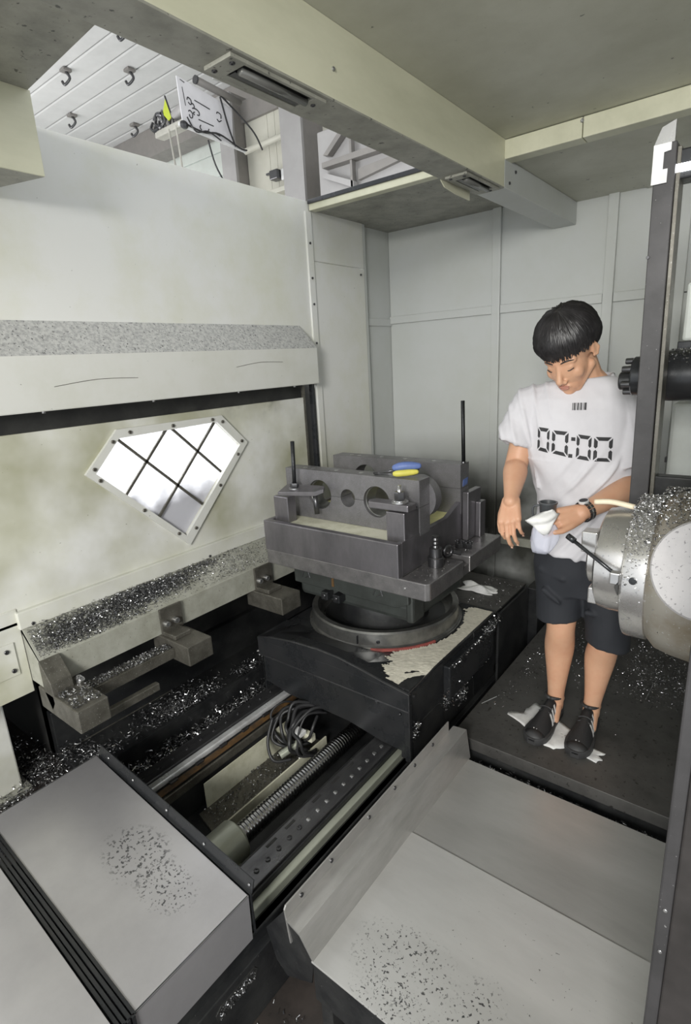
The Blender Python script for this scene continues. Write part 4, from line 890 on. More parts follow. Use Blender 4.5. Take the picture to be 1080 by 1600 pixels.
def bracket(name, y0, y1, x1, label, up):
    t = thing(name, (-1.85, (y0 + y1) / 2, .33), label, 'bracket')
    obj('arm', MB().box(-1.99, x1, y0, y1, .345, .43, .004), M_BRACK, t)
    if up:
        obj('upright', MB().prism([(-1.94, y0, .43), (-1.94, y0, .545), (-1.875, y0, .475), (-1.868, y0, .40), (-1.90, y0, .36)], (0, .075, 0), .003), M_BRACK, t)
        for dz, dx in ((.455, -1.865), (.425, -1.85)):
            obj('bolt', bolt_mb((dx - .03, y0 + .10, .433), (.5, .3, .8), .013, .016, 14), M_BOLTL, t, **SM)
    else:
        a = obj('angle_plate', MB().box(-1.935, -1.925, y0 + .01, y1 - .005, .43, .545, .002), M_BRACK, t)
        obj('foot_plate', MB().box(-1.935, -1.84, y0 + .012, y1 - .03, .43, .448, .003), M_BRACK, t)
        for k in (0, 1): obj('bolt', bolt_mb((-1.925, y0 + .03 + .045 * k, .478), X, .013, .022, 14), M_BOLTL, t, **SM)
    return t
bA = bracket('support_bracket', .655, .765, -1.705, 'chip covered bracket at the near end of the tray', True)
bB = bracket('support_bracket', 1.125, 1.245, -1.745, 'bracket with an angle plate and two bolts mid tray', False)
bC = bracket('support_bracket', 1.66, 1.79, -1.745, 'dark bracket at the far end of the tray by the fixture', False)
swarf('bracket_swarf', rect_pts(420, -1.86, -1.72, .66, .76, .43, .004), parent=bA)
br = thing('bracket_bar', (-1.87, .95, .38), 'chip covered flat bar bridging the two nearer brackets', 'bar')
obj('bar', MB().box(-1.905, -1.845, .766, 1.124, .385, .402, .002), M_BRACK, br)
obj('lip', MB().box(-1.845, -1.839, .766, 1.124, .360, .404, .001), M_BRACK, br)
swarf('bar_swarf', rect_pts(1000, -1.90, -1.846, .77, 1.12, .402, .003), parent=br, bright=.3)
tag(obj('guide_tube', MB().box(-1.80, -1.775, .77, 1.0, .30, .33, .003), M_BRACK), 'short grey bar stub under the near bracket', 'bar')
lg = thing('side_ledge', (-2.2, 1.9, -.34), 'long oily black ledge below the chip tray beside the bed', 'ledge')
obj('ledge_body', MB().box(-2.33, -2.062, .775, 3.18, -.34, -.084, .004), M_BLACK, lg)
obj('edge_strip', MB().box(-2.072, -2.060, .775, 3.18, -.10, -.078, .002), M_BLACK, lg)
obj('back_step', MB().box(-2.33, -2.29, .775, 3.18, -.09, .12, .004), M_BLACK, lg)
obj('edge_glint', MB().box(-2.292, -2.287, .775, 1.35, -.084, -.080), M_BRACK, lg)
swarf('ledge_swarf', rect_pts(2600, -2.28, -2.07, .80, 2.0, -.08, .004, lambda x, y: max(gauss(-2.13, 1.30, .10, .16)(x, y), .8 * gauss(-2.13, .85, .07, .09)(x, y), .7 * gauss(-2.1, 1.72, .05, .1)(x, y))), parent=lg, bright=.5, size=(.006, .018))
st = thing('pit_step', (-2.2, .5, -.34), 'low brown oily step at the left edge below the wall', 'step')
obj('step_body', MB().box(-2.9, -1.90, -.3, .775, -.34, -.12, .004), M_PIT, st)
swarf('corner_swarf', rect_pts(6000, -2.6, -1.93, .36, .90, lambda x, y: -.12 if y < .775 else -.08, .02, lambda x, y: max(gauss(-2.3, .70, .13, .13)(x, y), .9 * gauss(-2.12, .55, .16, .07)(x, y), .15)), 'heap of glittering swarf in the left corner behind the telescopic cover', 'swarf', bright=.42, size=(.005, .015), base=(-2.25, .6, -.12))
swarf('trough_swarf', rect_pts(6500, -2.055, -1.85, .75, 2.3, -.20, .03), 'strip of bright swarf in the trough along the left way', 'swarf', bright=.6, size=(.008, .024), wid=(.001,.0026), base=(-1.95, 1.4, -.2))
tag(obj('swarf_channel', MB().box(-2.06, -1.90, .3, 3.05, -.34, -.205), M_BLACK), 'dark channel holding swarf left of the bed', 'channel')

# ---- telescopic covers over the ways (skewed a little, as they sit)
def cover(name, xl, xr, yfl, yfr, ynl, ynr, zt, zb, label):
    t = thing(name, ((xl + xr) / 2, (yfl + ynl) / 2, zb), label, 'cover')
    top = [(xl, yfl, zt), (xr, yfr, zt), (xr, ynr, zt), (xl, ynl, zt)]
    obj('top_plate', MB().prism([(a, b_, c - .004) for a, b_, c in top], (0, 0, .004), .001), M_COVER, t)
    obj('right_side', MB().prism([(xr, yfr, zt), (xr, ynr, zt), (xr, ynr, zb), (xr, yfr - .004, zb)], (-.004, 0, 0)), M_COVER, t)
    obj('left_side', MB().prism([(xl, yfl, zt), (xl, ynl, zt), (xl, ynl, zb), (xl, yfl, zb)], (.004, 0, 0)), M_COVER, t)
    return t
c1 = cover('telescopic_cover', -1.90, -.987, .765, .712, .392, .366, .10, -.052, 'nearer steel telescopic cover with oily boot prints over the ways')
m = MB(); A = Vector((-1.895, .775, .098)); B = Vector((-.985, .722, .098)); up = Vector((0, .012, .036))
for a, b_ in ((A, A.lerp(B, .53)), (A.lerp(B, .532), B)):
    obj('rear_flange', MB().prism([a, b_, b_ + up, a + up], (0, .003, 0)), M_BLACKS, c1)
obj('end_plate', MB().prism([A, B, B + Vector((0, 0, -.14)), A + Vector((0, 0, -.14))], (0, -.004, 0)), M_BLACKS, c1)
for f in (.08, .28, .52, .75, .985):
    obj('rivet', MB().ell(A.lerp(B, f) + up * .5 + Vector((0, -.002, 0)), (X, Y, Z), (.005, .003, .005), 8, 6), M_BOLTL, c1)
for k in range(4):
    dy = .012 * k
    obj('wiper_lip', MB().prism([(-1.90, .394 - dy, .099 + .001 * (k % 2)), (-.985, .368 - dy, .099 + .001 * (k % 2)), (-.985, .360 - dy, .099 + .001 * (k % 2)), (-1.90, .386 - dy, .099 + .001 * (k % 2))], (0, 0, .004 + .002 * (k % 2))), M_BLACKS, c1)
    obj('wiper_end', MB().box(-.988, -.981, .356 - dy, .364 - dy, .0, .103), M_BLACKS, c1)
c2 = cover('telescopic_cover', -1.90, -.980, .345, .318, -.30, -.35, .112, -.052, 'steel cover section in the bottom left corner before the ribbed seam')

# ---- angle ridge and walkway plates at the right of the bed
rg_ = thing('edge_angle', (-.87, 1.2, -.1), 'long worn steel angle along the right side of the ways', 'angle')
obj('upstand', MB().prism([(-.876, .745, -.02), (-.876, .735, .108), (-.876, .742, .118), (-.876, 1.66, .118), (-.876, 1.66, -.02)], (.005, 0, 0), .001), M_RIDGE, rg_)
obj('top_strip', MB().poly([(-.872, .737, .074), (-.817, .728, .076), (-.817, 1.705, .076), (-.872, 1.70, .074), (-.872, .737, .068), (-.817, .728, .070), (-.817, 1.705, .070), (-.872, 1.70, .068)],
    [(0, 1, 2, 3), (7, 6, 5, 4), (0, 4, 5, 1), (1, 5, 6, 2), (2, 6, 7, 3), (3, 7, 4, 0)]), M_RIDGE, rg_)
obj('front_face', MB().prism([(-.817, .728, .076), (-.817, 1.705, .076), (-.80, 1.705, -.046), (-.80, .755, -.046)], (-.004, 0, 0)), M_RIDGE, rg_)
obj('near_end', MB().prism([(-.985, .757, -.06), (-.876, .745, .10), (-.872, .74, .066), (-.82, .73, .072), (-.803, .757, -.05), (-.82, .76, -.14), (-.92, .762, -.20), (-.96, .762, -.17)], (0, .004, 0)), M_BLACK, rg_)
obj('far_end', MB().prism([(-.868, 1.70, .068), (-.819, 1.70, .074), (-.802, 1.70, -.046), (-.868, 1.70, -.046)], (0, .004, 0)), M_RIDGE, rg_)
for y in (.80, .93, 1.12, 1.27, 1.40, 1.53):
    obj('screw', bolt_mb((-.871, y, .098), (1, 0, 0), .0065, .004, 10), M_BOLT, rg_, **SM)
def plate(name, y0, y1, z, label, mtl):
    t = thing(name, (-.4, (y0 + y1) / 2, z - .02), label, 'plate')
    obj('sheet', MB().box(-.806, .9, y0, y1, z - .006, z, .001), mtl, t)
    return t
p1 = plate('walkway_plate', .752, 1.262, -.0385, 'nearer brushed steel floor plate with dried boot prints', M_PLATE)
obj('edge_skirt', MB().box(-.80, .9, .752, .758, -.17, -.045), M_BLACK, p1)
p2 = plate('walkway_plate', 1.262, 1.69, -.044, 'further brushed steel floor plate before the platform step', M_PLATE2)
obj('edge_skirt', MB().box(-.80, .9, 1.684, 1.690, -.10, -.05), M_BLACK, p2)
tag(obj('plate_support', MB().box(-.80, -.76, .77, 1.66, -.34, -.172), M_BLACK), 'black support bar under the near end of the worn steel angle', 'bar')
swarf('pit_swarf', rect_pts(900, -.98, -.3, .45, .76, -.34, .004, lambda x, y: max(gauss(-.8, .76, .1, .05)(x, y), gauss(-.62, .66, .1, .08)(x, y), .06)), 'scattered swarf on the brown pit floor between cover and plate', 'swarf', bright=.3, base=(-.7, .6, -.34))
gt = tag(obj('gutter_floor', MB().box(-.86, 1.2, 1.69, 1.78, -.34, -.115), M_BLACK), 'dark gutter between the plates and the platform step', 'gutter')
swarf('gutter_swarf', rect_pts(1500, -.80, -.05, 1.70, 1.756, -.115, .012, lambda x, y: 1.0 if x < -.5 else .35), 'swarf lying in the gutter before the platform step', 'swarf', bright=.6, size=(.006, .016), base=(-.4, 1.73, -.115))
tag(obj('gutter_bolt', bolt_mb((-.28, 1.72, -.113), Z, .014, .012, 14), M_BOLT, **SM), 'dark cap screw in the gutter before the platform', 'bolt')
# ---- platform the man stands on
pf = thing('platform', (0, 2.4, -.34), 'dark oily steel platform the man stands on', 'platform')
obj('deck', MB().box(-.90, 1.45, 1.757, 3.17, -.035, 0, .004), M_PLATF, pf)
obj('edge_strip', MB().box(-.90, 1.45, 1.752, 1.760, -.05, .001, .002), M_PLATF, pf)
obj('riser', MB().box(-.90, 1.45, 1.775, 1.79, -.34, -.036), M_BLACK, pf)
swarf('deck_swarf', rect_pts(8000, -.85, .35, 1.95, 3.1, 0, .003, lambda x, y: max(min(1, max(0, (y - 2.32 - .35 * abs(x + .62) * 0) / .22)) * (.95 if x > -.42 else .35), .6 * gauss(-.86, 2.45, .08, .35)(x, y), .012)), 'scatter of fine swarf on the platform behind the man', 'swarf', bright=.55, size=(.003, .010), wid=(.0006,.0014), base=(-.3, 2.6, 0))
tag(obj('needle_shaving', MB().tube(catmull([(-.30, 2.55, .006), (-.302, 2.47, .008), (-.305, 2.40, .006)], 4), .0025, 5), M_SW1), 'single long bright shaving on the platform by the machine head', 'shaving')
tag(obj('needle_shaving', MB().tube([(-.88, 1.985, .006), (-.845, 2.07, .006)], .003, 5), M_SW1), 'single bright shaving on the platform beside the saddle', 'shaving')

# ---- right side: spindle head, spindle bar, post, boxes
hdm = thing('milling_head', (-.1, 1.36, .8), 'massive dusty milling head with stepped rings at the right edge', 'milling head')
CH = (0, 1.36, 1.0)
obj('tool_flange', MB().lathe((-.292, 1.36, 1.008), X, [(0, .108), (.006, .120), (.030, .124), (.066, .124)], 56), M_HEAD, hdm, **SM)
obj('face_ring', MB().lathe((-.226, 1.36, .998), X, [(0, .150), (.004, .163), (.010, .165), (.050, .165), (.053, .158)], 64), M_HEAD, hdm, **SM)
obj('head_body', MB().lathe((-.176, 1.36, .998), X, [(0, .158), (.02, .178), (.05, .186), (.25, .212), (.55, .225)], 56), M_HEADB, hdm, **SM)
obj('nose', MB().lathe((-.318, 1.36, 1.008), X, [(0, .060), (.004, .066), (.028, .066)], 40), M_HEAD, hdm, **SM)
obj('drive_key', MB().box(-.322, -.288, 1.262, 1.30, 1.045, 1.095, .003), M_HEAD, hdm)
obj('drive_key', MB().box(-.310, -.288, 1.30, 1.34, .905, .945, .003), M_HEAD, hdm)
obj('ring_notch', MB().prism([(-.232, 1.19, 1.004), (-.224, 1.19, 1.018), (-.224, 1.19, .985)], (0, .01, 0)), M_DARKGAP, hdm)
obj('socket_screw', bolt_mb((-.198, 1.1975, 1.022), (0, -1, .1), .008, .003, 12), M_BLACKS, hdm, **SM)
obj('swivel_disc', MB().lathe((-.068, 1.19, 1.072), (-.10, -.94, .32), [(-.09, .100), (.010, .100), (.014, .096)], 56), M_DISC, hdm, **SM)
obj('disc_socket', bolt_mb((-.068 - .0013, 1.19 - .0128, 1.072 + .0043), (-.10, -.94, .32), .013, .004, 14), M_BLACKS, hdm, **SM)
hp = []
for _ in range(6000):
    x = nrs.uniform(-.225, .1); a = nrs.normal(.45, .42); r = .168 if x < -.176 else .19
    hp.append((x, 1.36 - r * math.sin(a), .998 + r * math.cos(a)))
swarf('head_swarf', hp, parent=hdm, bright=.8, size=(.002, .006), wid=(.0005,.0013), lift=.001)
wd = thing('probe_wand', (-.3, 1.2, 1.03), 'thin black wand sticking out from the milling head ring', 'wand')
obj('rod', MB().tube([(-.345, 1.26, 1.075), (-.23, 1.205, 1.025)], .0045, 8), M_BLACKS, wd, smooth=True)
obj('tip', MB().tube([(-.352, 1.262, 1.079), (-.335, 1.256, 1.071)], .0075, 8), M_BLACKS, wd, smooth=True)
obj('clip', MB().box(-.243, -.222, 1.19, 1.21, 1.008, 1.035, .003), M_BOLTL, wd)
hs_ = thing('coolant_hose', (-.27, 1.35, 1.15), 'short cream coolant nozzle above the milling head rings', 'hose')
obj('nozzle', MB().tube(catmull([(-.318, 1.345, 1.145), (-.28, 1.345, 1.149), (-.232, 1.345, 1.142)], 5), .0065, 10), M_CREAMP, hs_, smooth=True)
obj('ferrule', MB().tube([(-.236, 1.345, 1.143), (-.205, 1.345, 1.130)], .006, 10), M_BOLTL, hs_, smooth=True)
po = thing('guard_post', (-.27, 1.62, .85), 'dark dusty upright post between the man and the milling head', 'post')
obj('post_shaft', MB().prism([(-.290, 1.60, .90), (-.246, 1.60, .90), (-.256, 1.60, 1.94), (-.300, 1.60, 1.94)], (0, .05, 0), .002), M_POST, po)
obj('side_flange', MB().prism([(-.2459, 1.61, 1.05), (-.236, 1.61, 1.05), (-.247, 1.61, 1.93), (-.2555, 1.61, 1.93)], (0, .06, 0), .001), M_BRACK, po)
obj('bracket', MB().prism([(-.302, 1.597, 1.856), (-.302, 1.597, 1.938), (-.266, 1.597, 1.938), (-.266, 1.597, 1.922), (-.280, 1.597, 1.920), (-.280, 1.597, 1.885), (-.270, 1.597, 1.885), (-.270, 1.597, 1.856)], (0, -.004, 0)), M_WHITEP, po)  # white colour stands in for the lamp's glare on the bracket
obj('head_plate', MB().prism([(-.305, 1.605, 1.938), (-.262, 1.605, 1.938), (-.262, 1.605, 1.985), (-.29, 1.605, 1.975)], (0, .012, 0)), M_BOLTL, po)
obj('notch_screw', bolt_mb((-.296, 1.599, 1.70), (0, -1, 0), .004, .003, 8), M_BOLT, po)
obj('lower_arm', MB().box(-.246, -.05, 1.62, 1.66, 1.085, 1.16, .004), M_BLACK, po)
ll = thing('spot_lamp', (-.2, 1.62, 1.87), 'lit white lamp at the top of the dark post', 'lamp')
obj('housing', MB().box(-.262, -.05, 1.615, 1.68, 1.862, 1.925, .004), M_BLACKS, ll); obj('lens', MB().box(-.258, -.05, 1.608, 1.615, 1.876, 1.893, .002), M_LED, ll)
sb = thing('spindle_bar', (-.2, 1.76, 1.35), 'black round spindle bar with a bolted flange behind the dark post', 'spindle')
obj('bar', MB().lathe((-.292, 1.76, 1.412), X, [(0, .058), (.03, .066), (.05, .068), (.105, .068), (.107, .070), (.5, .070)], 48), M_BLACKS, sb, **SM)
obj('flange', MB().lathe((-.338, 1.76, 1.412), X, [(0, .050), (.004, .054), (.046, .054)], 40), M_BLACKS, sb, **SM)
obj('pilot', MB().lathe((-.372, 1.76, 1.400), X, [(0, .022), (.003, .025), (.034, .025)], 28), M_BLACK, sb, **SM)
for a in (.5, 1.5, 2.6, 3.6, 4.6, 5.7):
    obj('bolt', bolt_mb((-.338, 1.76 + .042 * math.cos(a), 1.412 + .042 * math.sin(a)), (-1, 0, 0), .009, .022, 12), M_BOLT, sb, **SM)
swarf('bar_swarf', [(nrs.uniform(-.27, -.2), 1.76 - .068 * math.sin(a), 1.412 + .068 * math.cos(a)) for a in nrs.normal(.2, .4, 160)], parent=sb, size=(.002, .006), lift=.001)
bx = thing('column_box', (-.1, 2.35, .9), 'pale grey green box unit below the spindle bar', 'box')
obj('body', MB().box(-.298, .3, 2.24, 2.6, .75, 1.293, .012), M_BOXW, bx); obj('seam', MB().box(-.299, -.290, 2.30, 2.31, .80, 1.28), M_BRACK, bx)
obj('hinge', MB().box(-.306, -.298, 2.25, 2.27, 1.08, 1.10, .002), M_BOLT, bx)
b2_ = thing('upper_box', (-.1, 2.35, 1.5), 'white box unit above the spindle bar at the right edge', 'box')
obj('body', MB().box(-.290, .3, 2.24, 2.6, 1.50, 1.688, .01), M_BOXW, b2_); obj('base_strip', MB().box(-.30, .3, 2.23, 2.6, 1.475, 1.50, .003), M_BLACKS, b2_)
obj('support', MB().box(0.1, .3, 2.3, 2.55, 1.29, 1.48), M_BLACKS, b2_)
# near post at the lower right
np_ = thing('near_guard_post', (.05, .78, -.34), 'dark oily guard post filling the lower right edge', 'post')
obj('post_shaft', MB().box(-.034, .20, .75, .80, -.34, 1.7, .003), M_NEAR, np_)
obj('edge_flange', MB().box(-.052, -.034, .748, .765, -.34, 1.7, .003), M_POST, np_)
for z in (.62, .70): obj('screw', bolt_mb((-.042, .748, z), (0, -1, 0), .003, .002, 8), M_BOLTL, np_, **SM)
# rag on the rear block
def crumple(name, c, sx, sy, h, label, mtl, seed, ang=0, n=16, cat='rag', thick=.004, outline=None):
    r_ = random.Random(seed); m = MB(); top = []; bot = []
    ph = [r_.uniform(0, 6) for _ in range(6)]; ca, sa = math.cos(ang), math.sin(ang)
    for j in range(n + 1):
        for i in range(n + 1):
            u, v = i / n * 2 - 1, j / n * 2 - 1
            e = 1 + .10 * math.sin(5 * math.atan2(v, u) + ph[0]) + .06 * math.sin(9 * math.atan2(v, u) + ph[1])
            x, y = u * sx * e, v * sy * e
            z = h * (.55 + .45 * math.sin(3.1 * u + 2.2 * v + ph[2])) * (.5 + .5 * math.sin(4.0 * v - 2.6 * u + ph[3])) * (1 - .6 * max(abs(u), abs(v)) ** 2) + thick
            P_ = Vector((c[0] + x * ca - y * sa, c[1] + x * sa + y * ca, c[2] + z))
            top.append(m.b.verts.new(P_)); bot.append(m.b.verts.new(P_ - Vector((0, 0, thick))))
    k = n + 1
    for j in range(n):
        for i in range(n):
            a = j * k + i
            m.b.faces.new((top[a], top[a + 1], top[a + k + 1], top[a + k])); m.b.faces.new((bot[a + k], bot[a + k + 1], bot[a + 1], bot[a]))
    for i in range(n):
        for s, e_ in ((i, i + 1), (k * n + i + 1, k * n + i), (k * (i + 1), k * i), (k * i + n, k * (i + 1) + n)):
            m.b.faces.new((top[s], bot[s], bot[e_], top[e_]))
    o = obj(name, m, mtl, smooth=True); return tag(o, label, cat)
crumple('white_rag', (-1.175, 2.60, .2545), .095, .05, .035, 'crumpled white rag lying on the black rear block', M_CLOTH, 3, .05)
crumple('white_rag', (-2.16, 1.98, -.078), .06, .12, .03, 'white rag lying on the dark ledge left of the pallet base', M_CLOTH, 5, .2)
crumple('paper_sheet', (-.60, 1.985, .001), .13, .075, .003, 'flattened white paper under the man right shoe', M_CLOTH, 8, -.5, 10, 'paper', .002)
crumple('paper_sheet', (-.455, 1.93, .001), .085, .035, .003, 'flattened white paper under the man left shoe', M_CLOTH, 9, -.15, 10, 'paper', .002)

# ================================================================== the man
from mathutils import noise
Cd = Vector((.26, -.965, 0)).normalized(); Rd = Vector((.965, .26, 0)).normalized(); Zd = Vector((0, 0, 1))
man = thing('person', (-.53, 2.07, 0), 'man in white printed T-shirt and black shorts looking down, rag in his hand', 'person')
V3 = Vector
# head frame: f face forward, u crown, l his left
f_h = (Cd * math.cos(R25 := math.radians(24)) - Rd * math.sin(R25)) * math.cos(math.radians(36)) - Zd * math.sin(math.radians(36))
h_h = (Cd * math.cos(R25) - Rd * math.sin(R25))
u_h = h_h * math.sin(math.radians(36)) + Zd * math.cos(math.radians(36))
l_h = u_h.cross(f_h)
roll_ = Matrix.Rotation(math.radians(4), 3, f_h); u_h = roll_ @ u_h; l_h = roll_ @ l_h
HC = V3((-.578, 1.972, 1.490))
def H(f, l, u): return HC + f_h * f + l_h * l + u_h * u
HX = (f_h, l_h, u_h)
body = MB()
# skull, face, jaw
body.ell(H(-.008, 0, .036), HX, (.098, .078, .096), 28, 18)
body.ell(H(.034, 0, -.030), HX, (.064, .064, .082), 24, 16)
body.ell(H(.050, 0, -.078), HX, (.046, .046, .044), 20, 12)
body.ell(H(.076, 0, -.104), HX, (.018, .022, .016), 16, 10)
for s in (-1, 1):
    body.cap(H(.010, s * .060, -.050), H(.062, s * .024, -.102), .018, .015)           # jaw line
    body.ell(H(.060, s * .042, -.036), HX, (.024, .022, .026), 16, 10)                     # cheek
    body.cap(H(.080, s * .012, .014), H(.068, s * .046, .012), .012, .010)                # brow ridge
    body.ell(H(.072, s * .031, -.006), HX, (.016, .017, .0125), 14, 10)                     # closed lids
    body.ell(H(.102, s * .012, -.050), HX, (.010, .009, .008), 12, 8)                       # nostril wing
    # ear
    for a, b_ in (((-.020, .078, .008), (-.025, .084, -.010)), ((-.025, .084, -.010), (-.014, .080, -.030)), ((-.020, .078, .008), (-.006, .076, .008)), ((-.006, .076, .008), (-.003, .075, -.012)), ((-.014, .080, -.030), (-.004, .075, -.027))):
        body.cap(H(a[0], s * a[1], a[2]), H(b_[0], s * b_[1], b_[2]), .0062, .0060, 10)
    body.ell(H(-.012, s * .077, -.010), HX, (.012, .006, .018), 12, 8)
body.chain([H(.084, 0, .010), H(.096, 0, -.016), H(.112, 0, -.042)], [.009, .0095, .0115])   # nose
body.ell(H(.098, 0, -.050), HX, (.012, .013, .007), 12, 8)
body.ell(H(.088, 0, -.074), HX, (.014, .024, .010), 16, 10)                                   # mouth mound
# neck and trunk
NB = V3((-.515, 2.092, 1.345))
body.chain([H(-.030, 0, -.055), V3((-.545, 2.06, 1.395)), NB], [.058, .056, .064])
def ering(c, a, b_, z, n=28, rot=0):
    ca, sa = math.cos(rot), math.sin(rot)
    return [V3((c[0], c[1], z)) + Rd * (a * math.cos(t)) + Cd * (b_ * math.sin(t)) for t in np.linspace(0, 2 * PI, n + 1)[:-1]]
body.rings([ering((-.525, 2.07), .12, .085, .66), ering((-.525, 2.07), .15, .10, .80), ering((-.525, 2.06), .14, .095, .98), ering((-.55, 2.05), .155, .10, 1.18), ering((-.57, 2.055), .155, .09, 1.30), ering((-.56, 2.065), .12, .065, 1.345)])
# arms
RS, RE, RW = V3((-.705, 2.01, 1.325)), V3((-.738, 1.972, 1.125)), V3((-.690, 1.765, 1.012))
LS, LE, LW = V3((-.43, 2.11, 1.325)), V3((-.343, 2.066, 1.045)), V3((-.467, 1.822, .979))
RE = V3((-.742, 1.955, 1.098)); RW = V3((-.698, 1.800, 1.010))
body.limb([V3((-.60, 2.06, 1.29)), RS - Zd * .02, RS.lerp(RE, .5), RE, RE.lerp(RW, .28), RE.lerp(RW, .7), RW, RW + (RW - RE).normalized() * .02], [.045, .046, .045, .041, .043, .033, .0255, .024])
body.limb([V3((-.50, 2.09, 1.29)), LS - Zd * .02, LS.lerp(LE, .5), LE, LE.lerp(LW, .25), LE.lerp(LW, .7), LW], [.045, .046, .045, .041, .043, .034, .026])
# legs
RH, RK, RA = V3((-.605, 2.075, .80)), V3((-.575, 2.035, .455)), V3((-.594, 2.085, .085))
LH, LK, LA = V3((-.45, 2.105, .80)), V3((-.420, 2.065, .43)), V3((-.455, 2.10, .09))
for Hp, K, A in ((RH, RK, RA), (LH, LK, LA)):
    cal = K.lerp(A, .32) - Cd * .022
    body.limb([Hp, Hp.lerp(K, .5), K + V3((0, 0, .05)), K - V3((0, 0, .02)), cal, K.lerp(A, .62) - Cd * .010, K.lerp(A, .87), A, A - V3((0, 0, .03))], [.085, .072, .058, .053, .057, .044, .034, .033, .032])
    body.ell(K + Cd * .028 - V3((0, 0, .01)), (Rd, Cd, Zd), (.032, .026, .036), 14, 10)
    body.chain([A - V3((0, 0, .02)), A + Cd * .07 - V3((0, 0, .052))], [.030, .020])
    for s in (-1, 1): body.ell(A + Rd * s * .027 + Zd * .006, (Rd, Cd, Zd), (.009, .013, .014), 10, 8)
# hands
def hand(W, d, nrm, sgn, curls, fl=1.0, thumb=(0.9, .35, -.2), tcurl=18, spread=.10):
    """W wrist, d finger direction, nrm back-of-hand normal, sgn*side = thumb side"""
    d = d.normalized(); nrm = (nrm - d * nrm.dot(d)).normalized(); side = d.cross(nrm) * sgn
    tips = []
    offs = (.030, .010, -.010, -.028); pl = (.086, .090, .086, .078); ln = ((.044, .027, .021), (.048, .030, .022), (.044, .028, .021), (.034, .021, .019)); rad = (.0092, .0095, .009, .008)
    kn = [W + d * (pl[i] * fl) + side * (offs[i] * fl) for i in range(4)]
    for i in range(4):
        body.cap(W + d * .012 + side * offs[i] * .55, kn[i], .0165, .0125, 12)
        if i < 3: body.cap(kn[i].lerp(kn[i + 1], .5) - d * .03, kn[i].lerp(kn[i + 1], .5) - d * .008, .014, .0115, 12)
        q = kn[i]; dr_ = (d + side * spread * (1.2 - i * .8)).normalized(); ax = dr_.cross(nrm).normalized()
        for j in range(3):
            dr_ = Matrix.Rotation(-math.radians(curls[i][j]), 3, ax) @ dr_
            p = q + dr_ * ln[i][j] * fl; body.cap(q, p, rad[i] * (1 - .08 * j), rad[i] * (1 - .08 * (j + 1)), 12); q = p
        tips.append((q, dr_.copy(), ax.copy()))
    b0 = W + d * .022 + side * .020 - nrm * .004; td = (side * thumb[1] * 2 + d * thumb[0] + nrm * thumb[2]).normalized()
    b1 = b0 + td * .040; tax = td.cross(nrm).normalized()
    td2 = (Matrix.Rotation(-math.radians(tcurl), 3, tax) @ td * .8 + d * .4).normalized()
    b2 = b1 + td2 * .034; td3 = (td2 * .8 + d * .35 - side * .25).normalized(); b3 = b2 + td3 * .026
    body.chain([W + d * .012 + side * .012, b0, b1, b2, b3], [.018, .0165, .013, .0108, .0088])
    tips.append((b3, td3, tax)); return tips
rt = hand(RW, -Zd * .80 + Cd * .52 + Rd * .02, Cd * .85 + Zd * .5 - Rd * .25, 1, ((36, 40, 30), (24, 34, 24), (24, 32, 24), (30, 36, 28)), 1.02, (.95, .22, -.25), 24, .03)
# make the thumb side his left (picture right)
lt_ = hand(LW, -Rd * .80 + Cd * .50 - Zd * .18, Cd * .75 + Zd * .45 + Rd * .3, -1 if True else 1, ((30, 42, 30), (32, 44, 30), (36, 46, 30), (40, 48, 30)), .94, (.95, .16, .25), 4)
bm_ = remeshed(body, .0030, 9, .5)
bo = link('body', bm_, M_SKIN, man, smooth=True)
# nails
for q, dr_, ax in rt + lt_:
    n_ = ax.cross(dr_) if ax.cross(dr_).dot(Cd) > 0 else -ax.cross(dr_)
    obj('fingernail', MB().ell(q + dr_ * .002 + n_ * .0068, (dr_, ax, n_), (.006, .0045, .0018), 10, 6), M_NAIL, man, smooth=True)
# face details
for s in (-1, 1):
    obj('eyebrow', MB().tube(catmull([H(.0925, s * .014, .017), H(.088, s * .034, .023), H(.074, s * .052, .016)], 4), .002, 6, [.0016, .002, .0023, .0025, .0025, .0023, .002, .0016, .001]), M_HAIR, man, smooth=True)
    obj('eyelash', MB().tube(catmull([H(.0855, s * .017, -.011), H(.0892, s * .031, -.0145), H(.0815, s * .046, -.010)], 4), .0016, 6), M_HAIR, man, smooth=True)
    obj('nostril', MB().ell(H(.1075, s * .0065, -.0555), HX, (.004, .0035, .0022), 8, 6), M_LIP, man, smooth=True)
lm = MB()
lm.ell(H(.0985, 0, -.0715), HX, (.005, .019, .0038), 16, 8); lm.ell(H(.0975, 0, -.0795), HX, (.0055, .016, .0045), 16, 8)
obj('lips', lm, M_LIP, man, smooth=True)
# hair: cap plus overlapping locks
SKC = (-.012, 0, .036)
def hair_r(th, ph, k=1.0):
    d_ = (math.sin(th) * math.cos(ph), math.sin(th) * math.sin(ph), math.cos(th))
    a, b_, c = .117 * k, .096 * k, .113 * k
    r = 1 / math.sqrt((d_[0] / a) ** 2 + (d_[1] / b_) ** 2 + (d_[2] / c) ** 2)
    return H(SKC[0] + d_[0] * r, SKC[1] + d_[1] * r, SKC[2] + d_[2] * r), (f_h * d_[0] + l_h * d_[1] + u_h * d_[2])
def th_max(ph):
    ph = (ph + PI) % (2 * PI) - PI; a = abs(ph)
    base = np.interp(a, [0, .55, .9, 1.15, 1.45, 1.8, 2.3, PI], [1.56, 1.60, 1.64, 1.70, 1.62, 1.86, 2.15, 2.25])
    return base + .045 * math.sin(ph * 17 + 1) + .03 * math.sin(ph * 41)
m = MB(); n_ = 72; rg = []
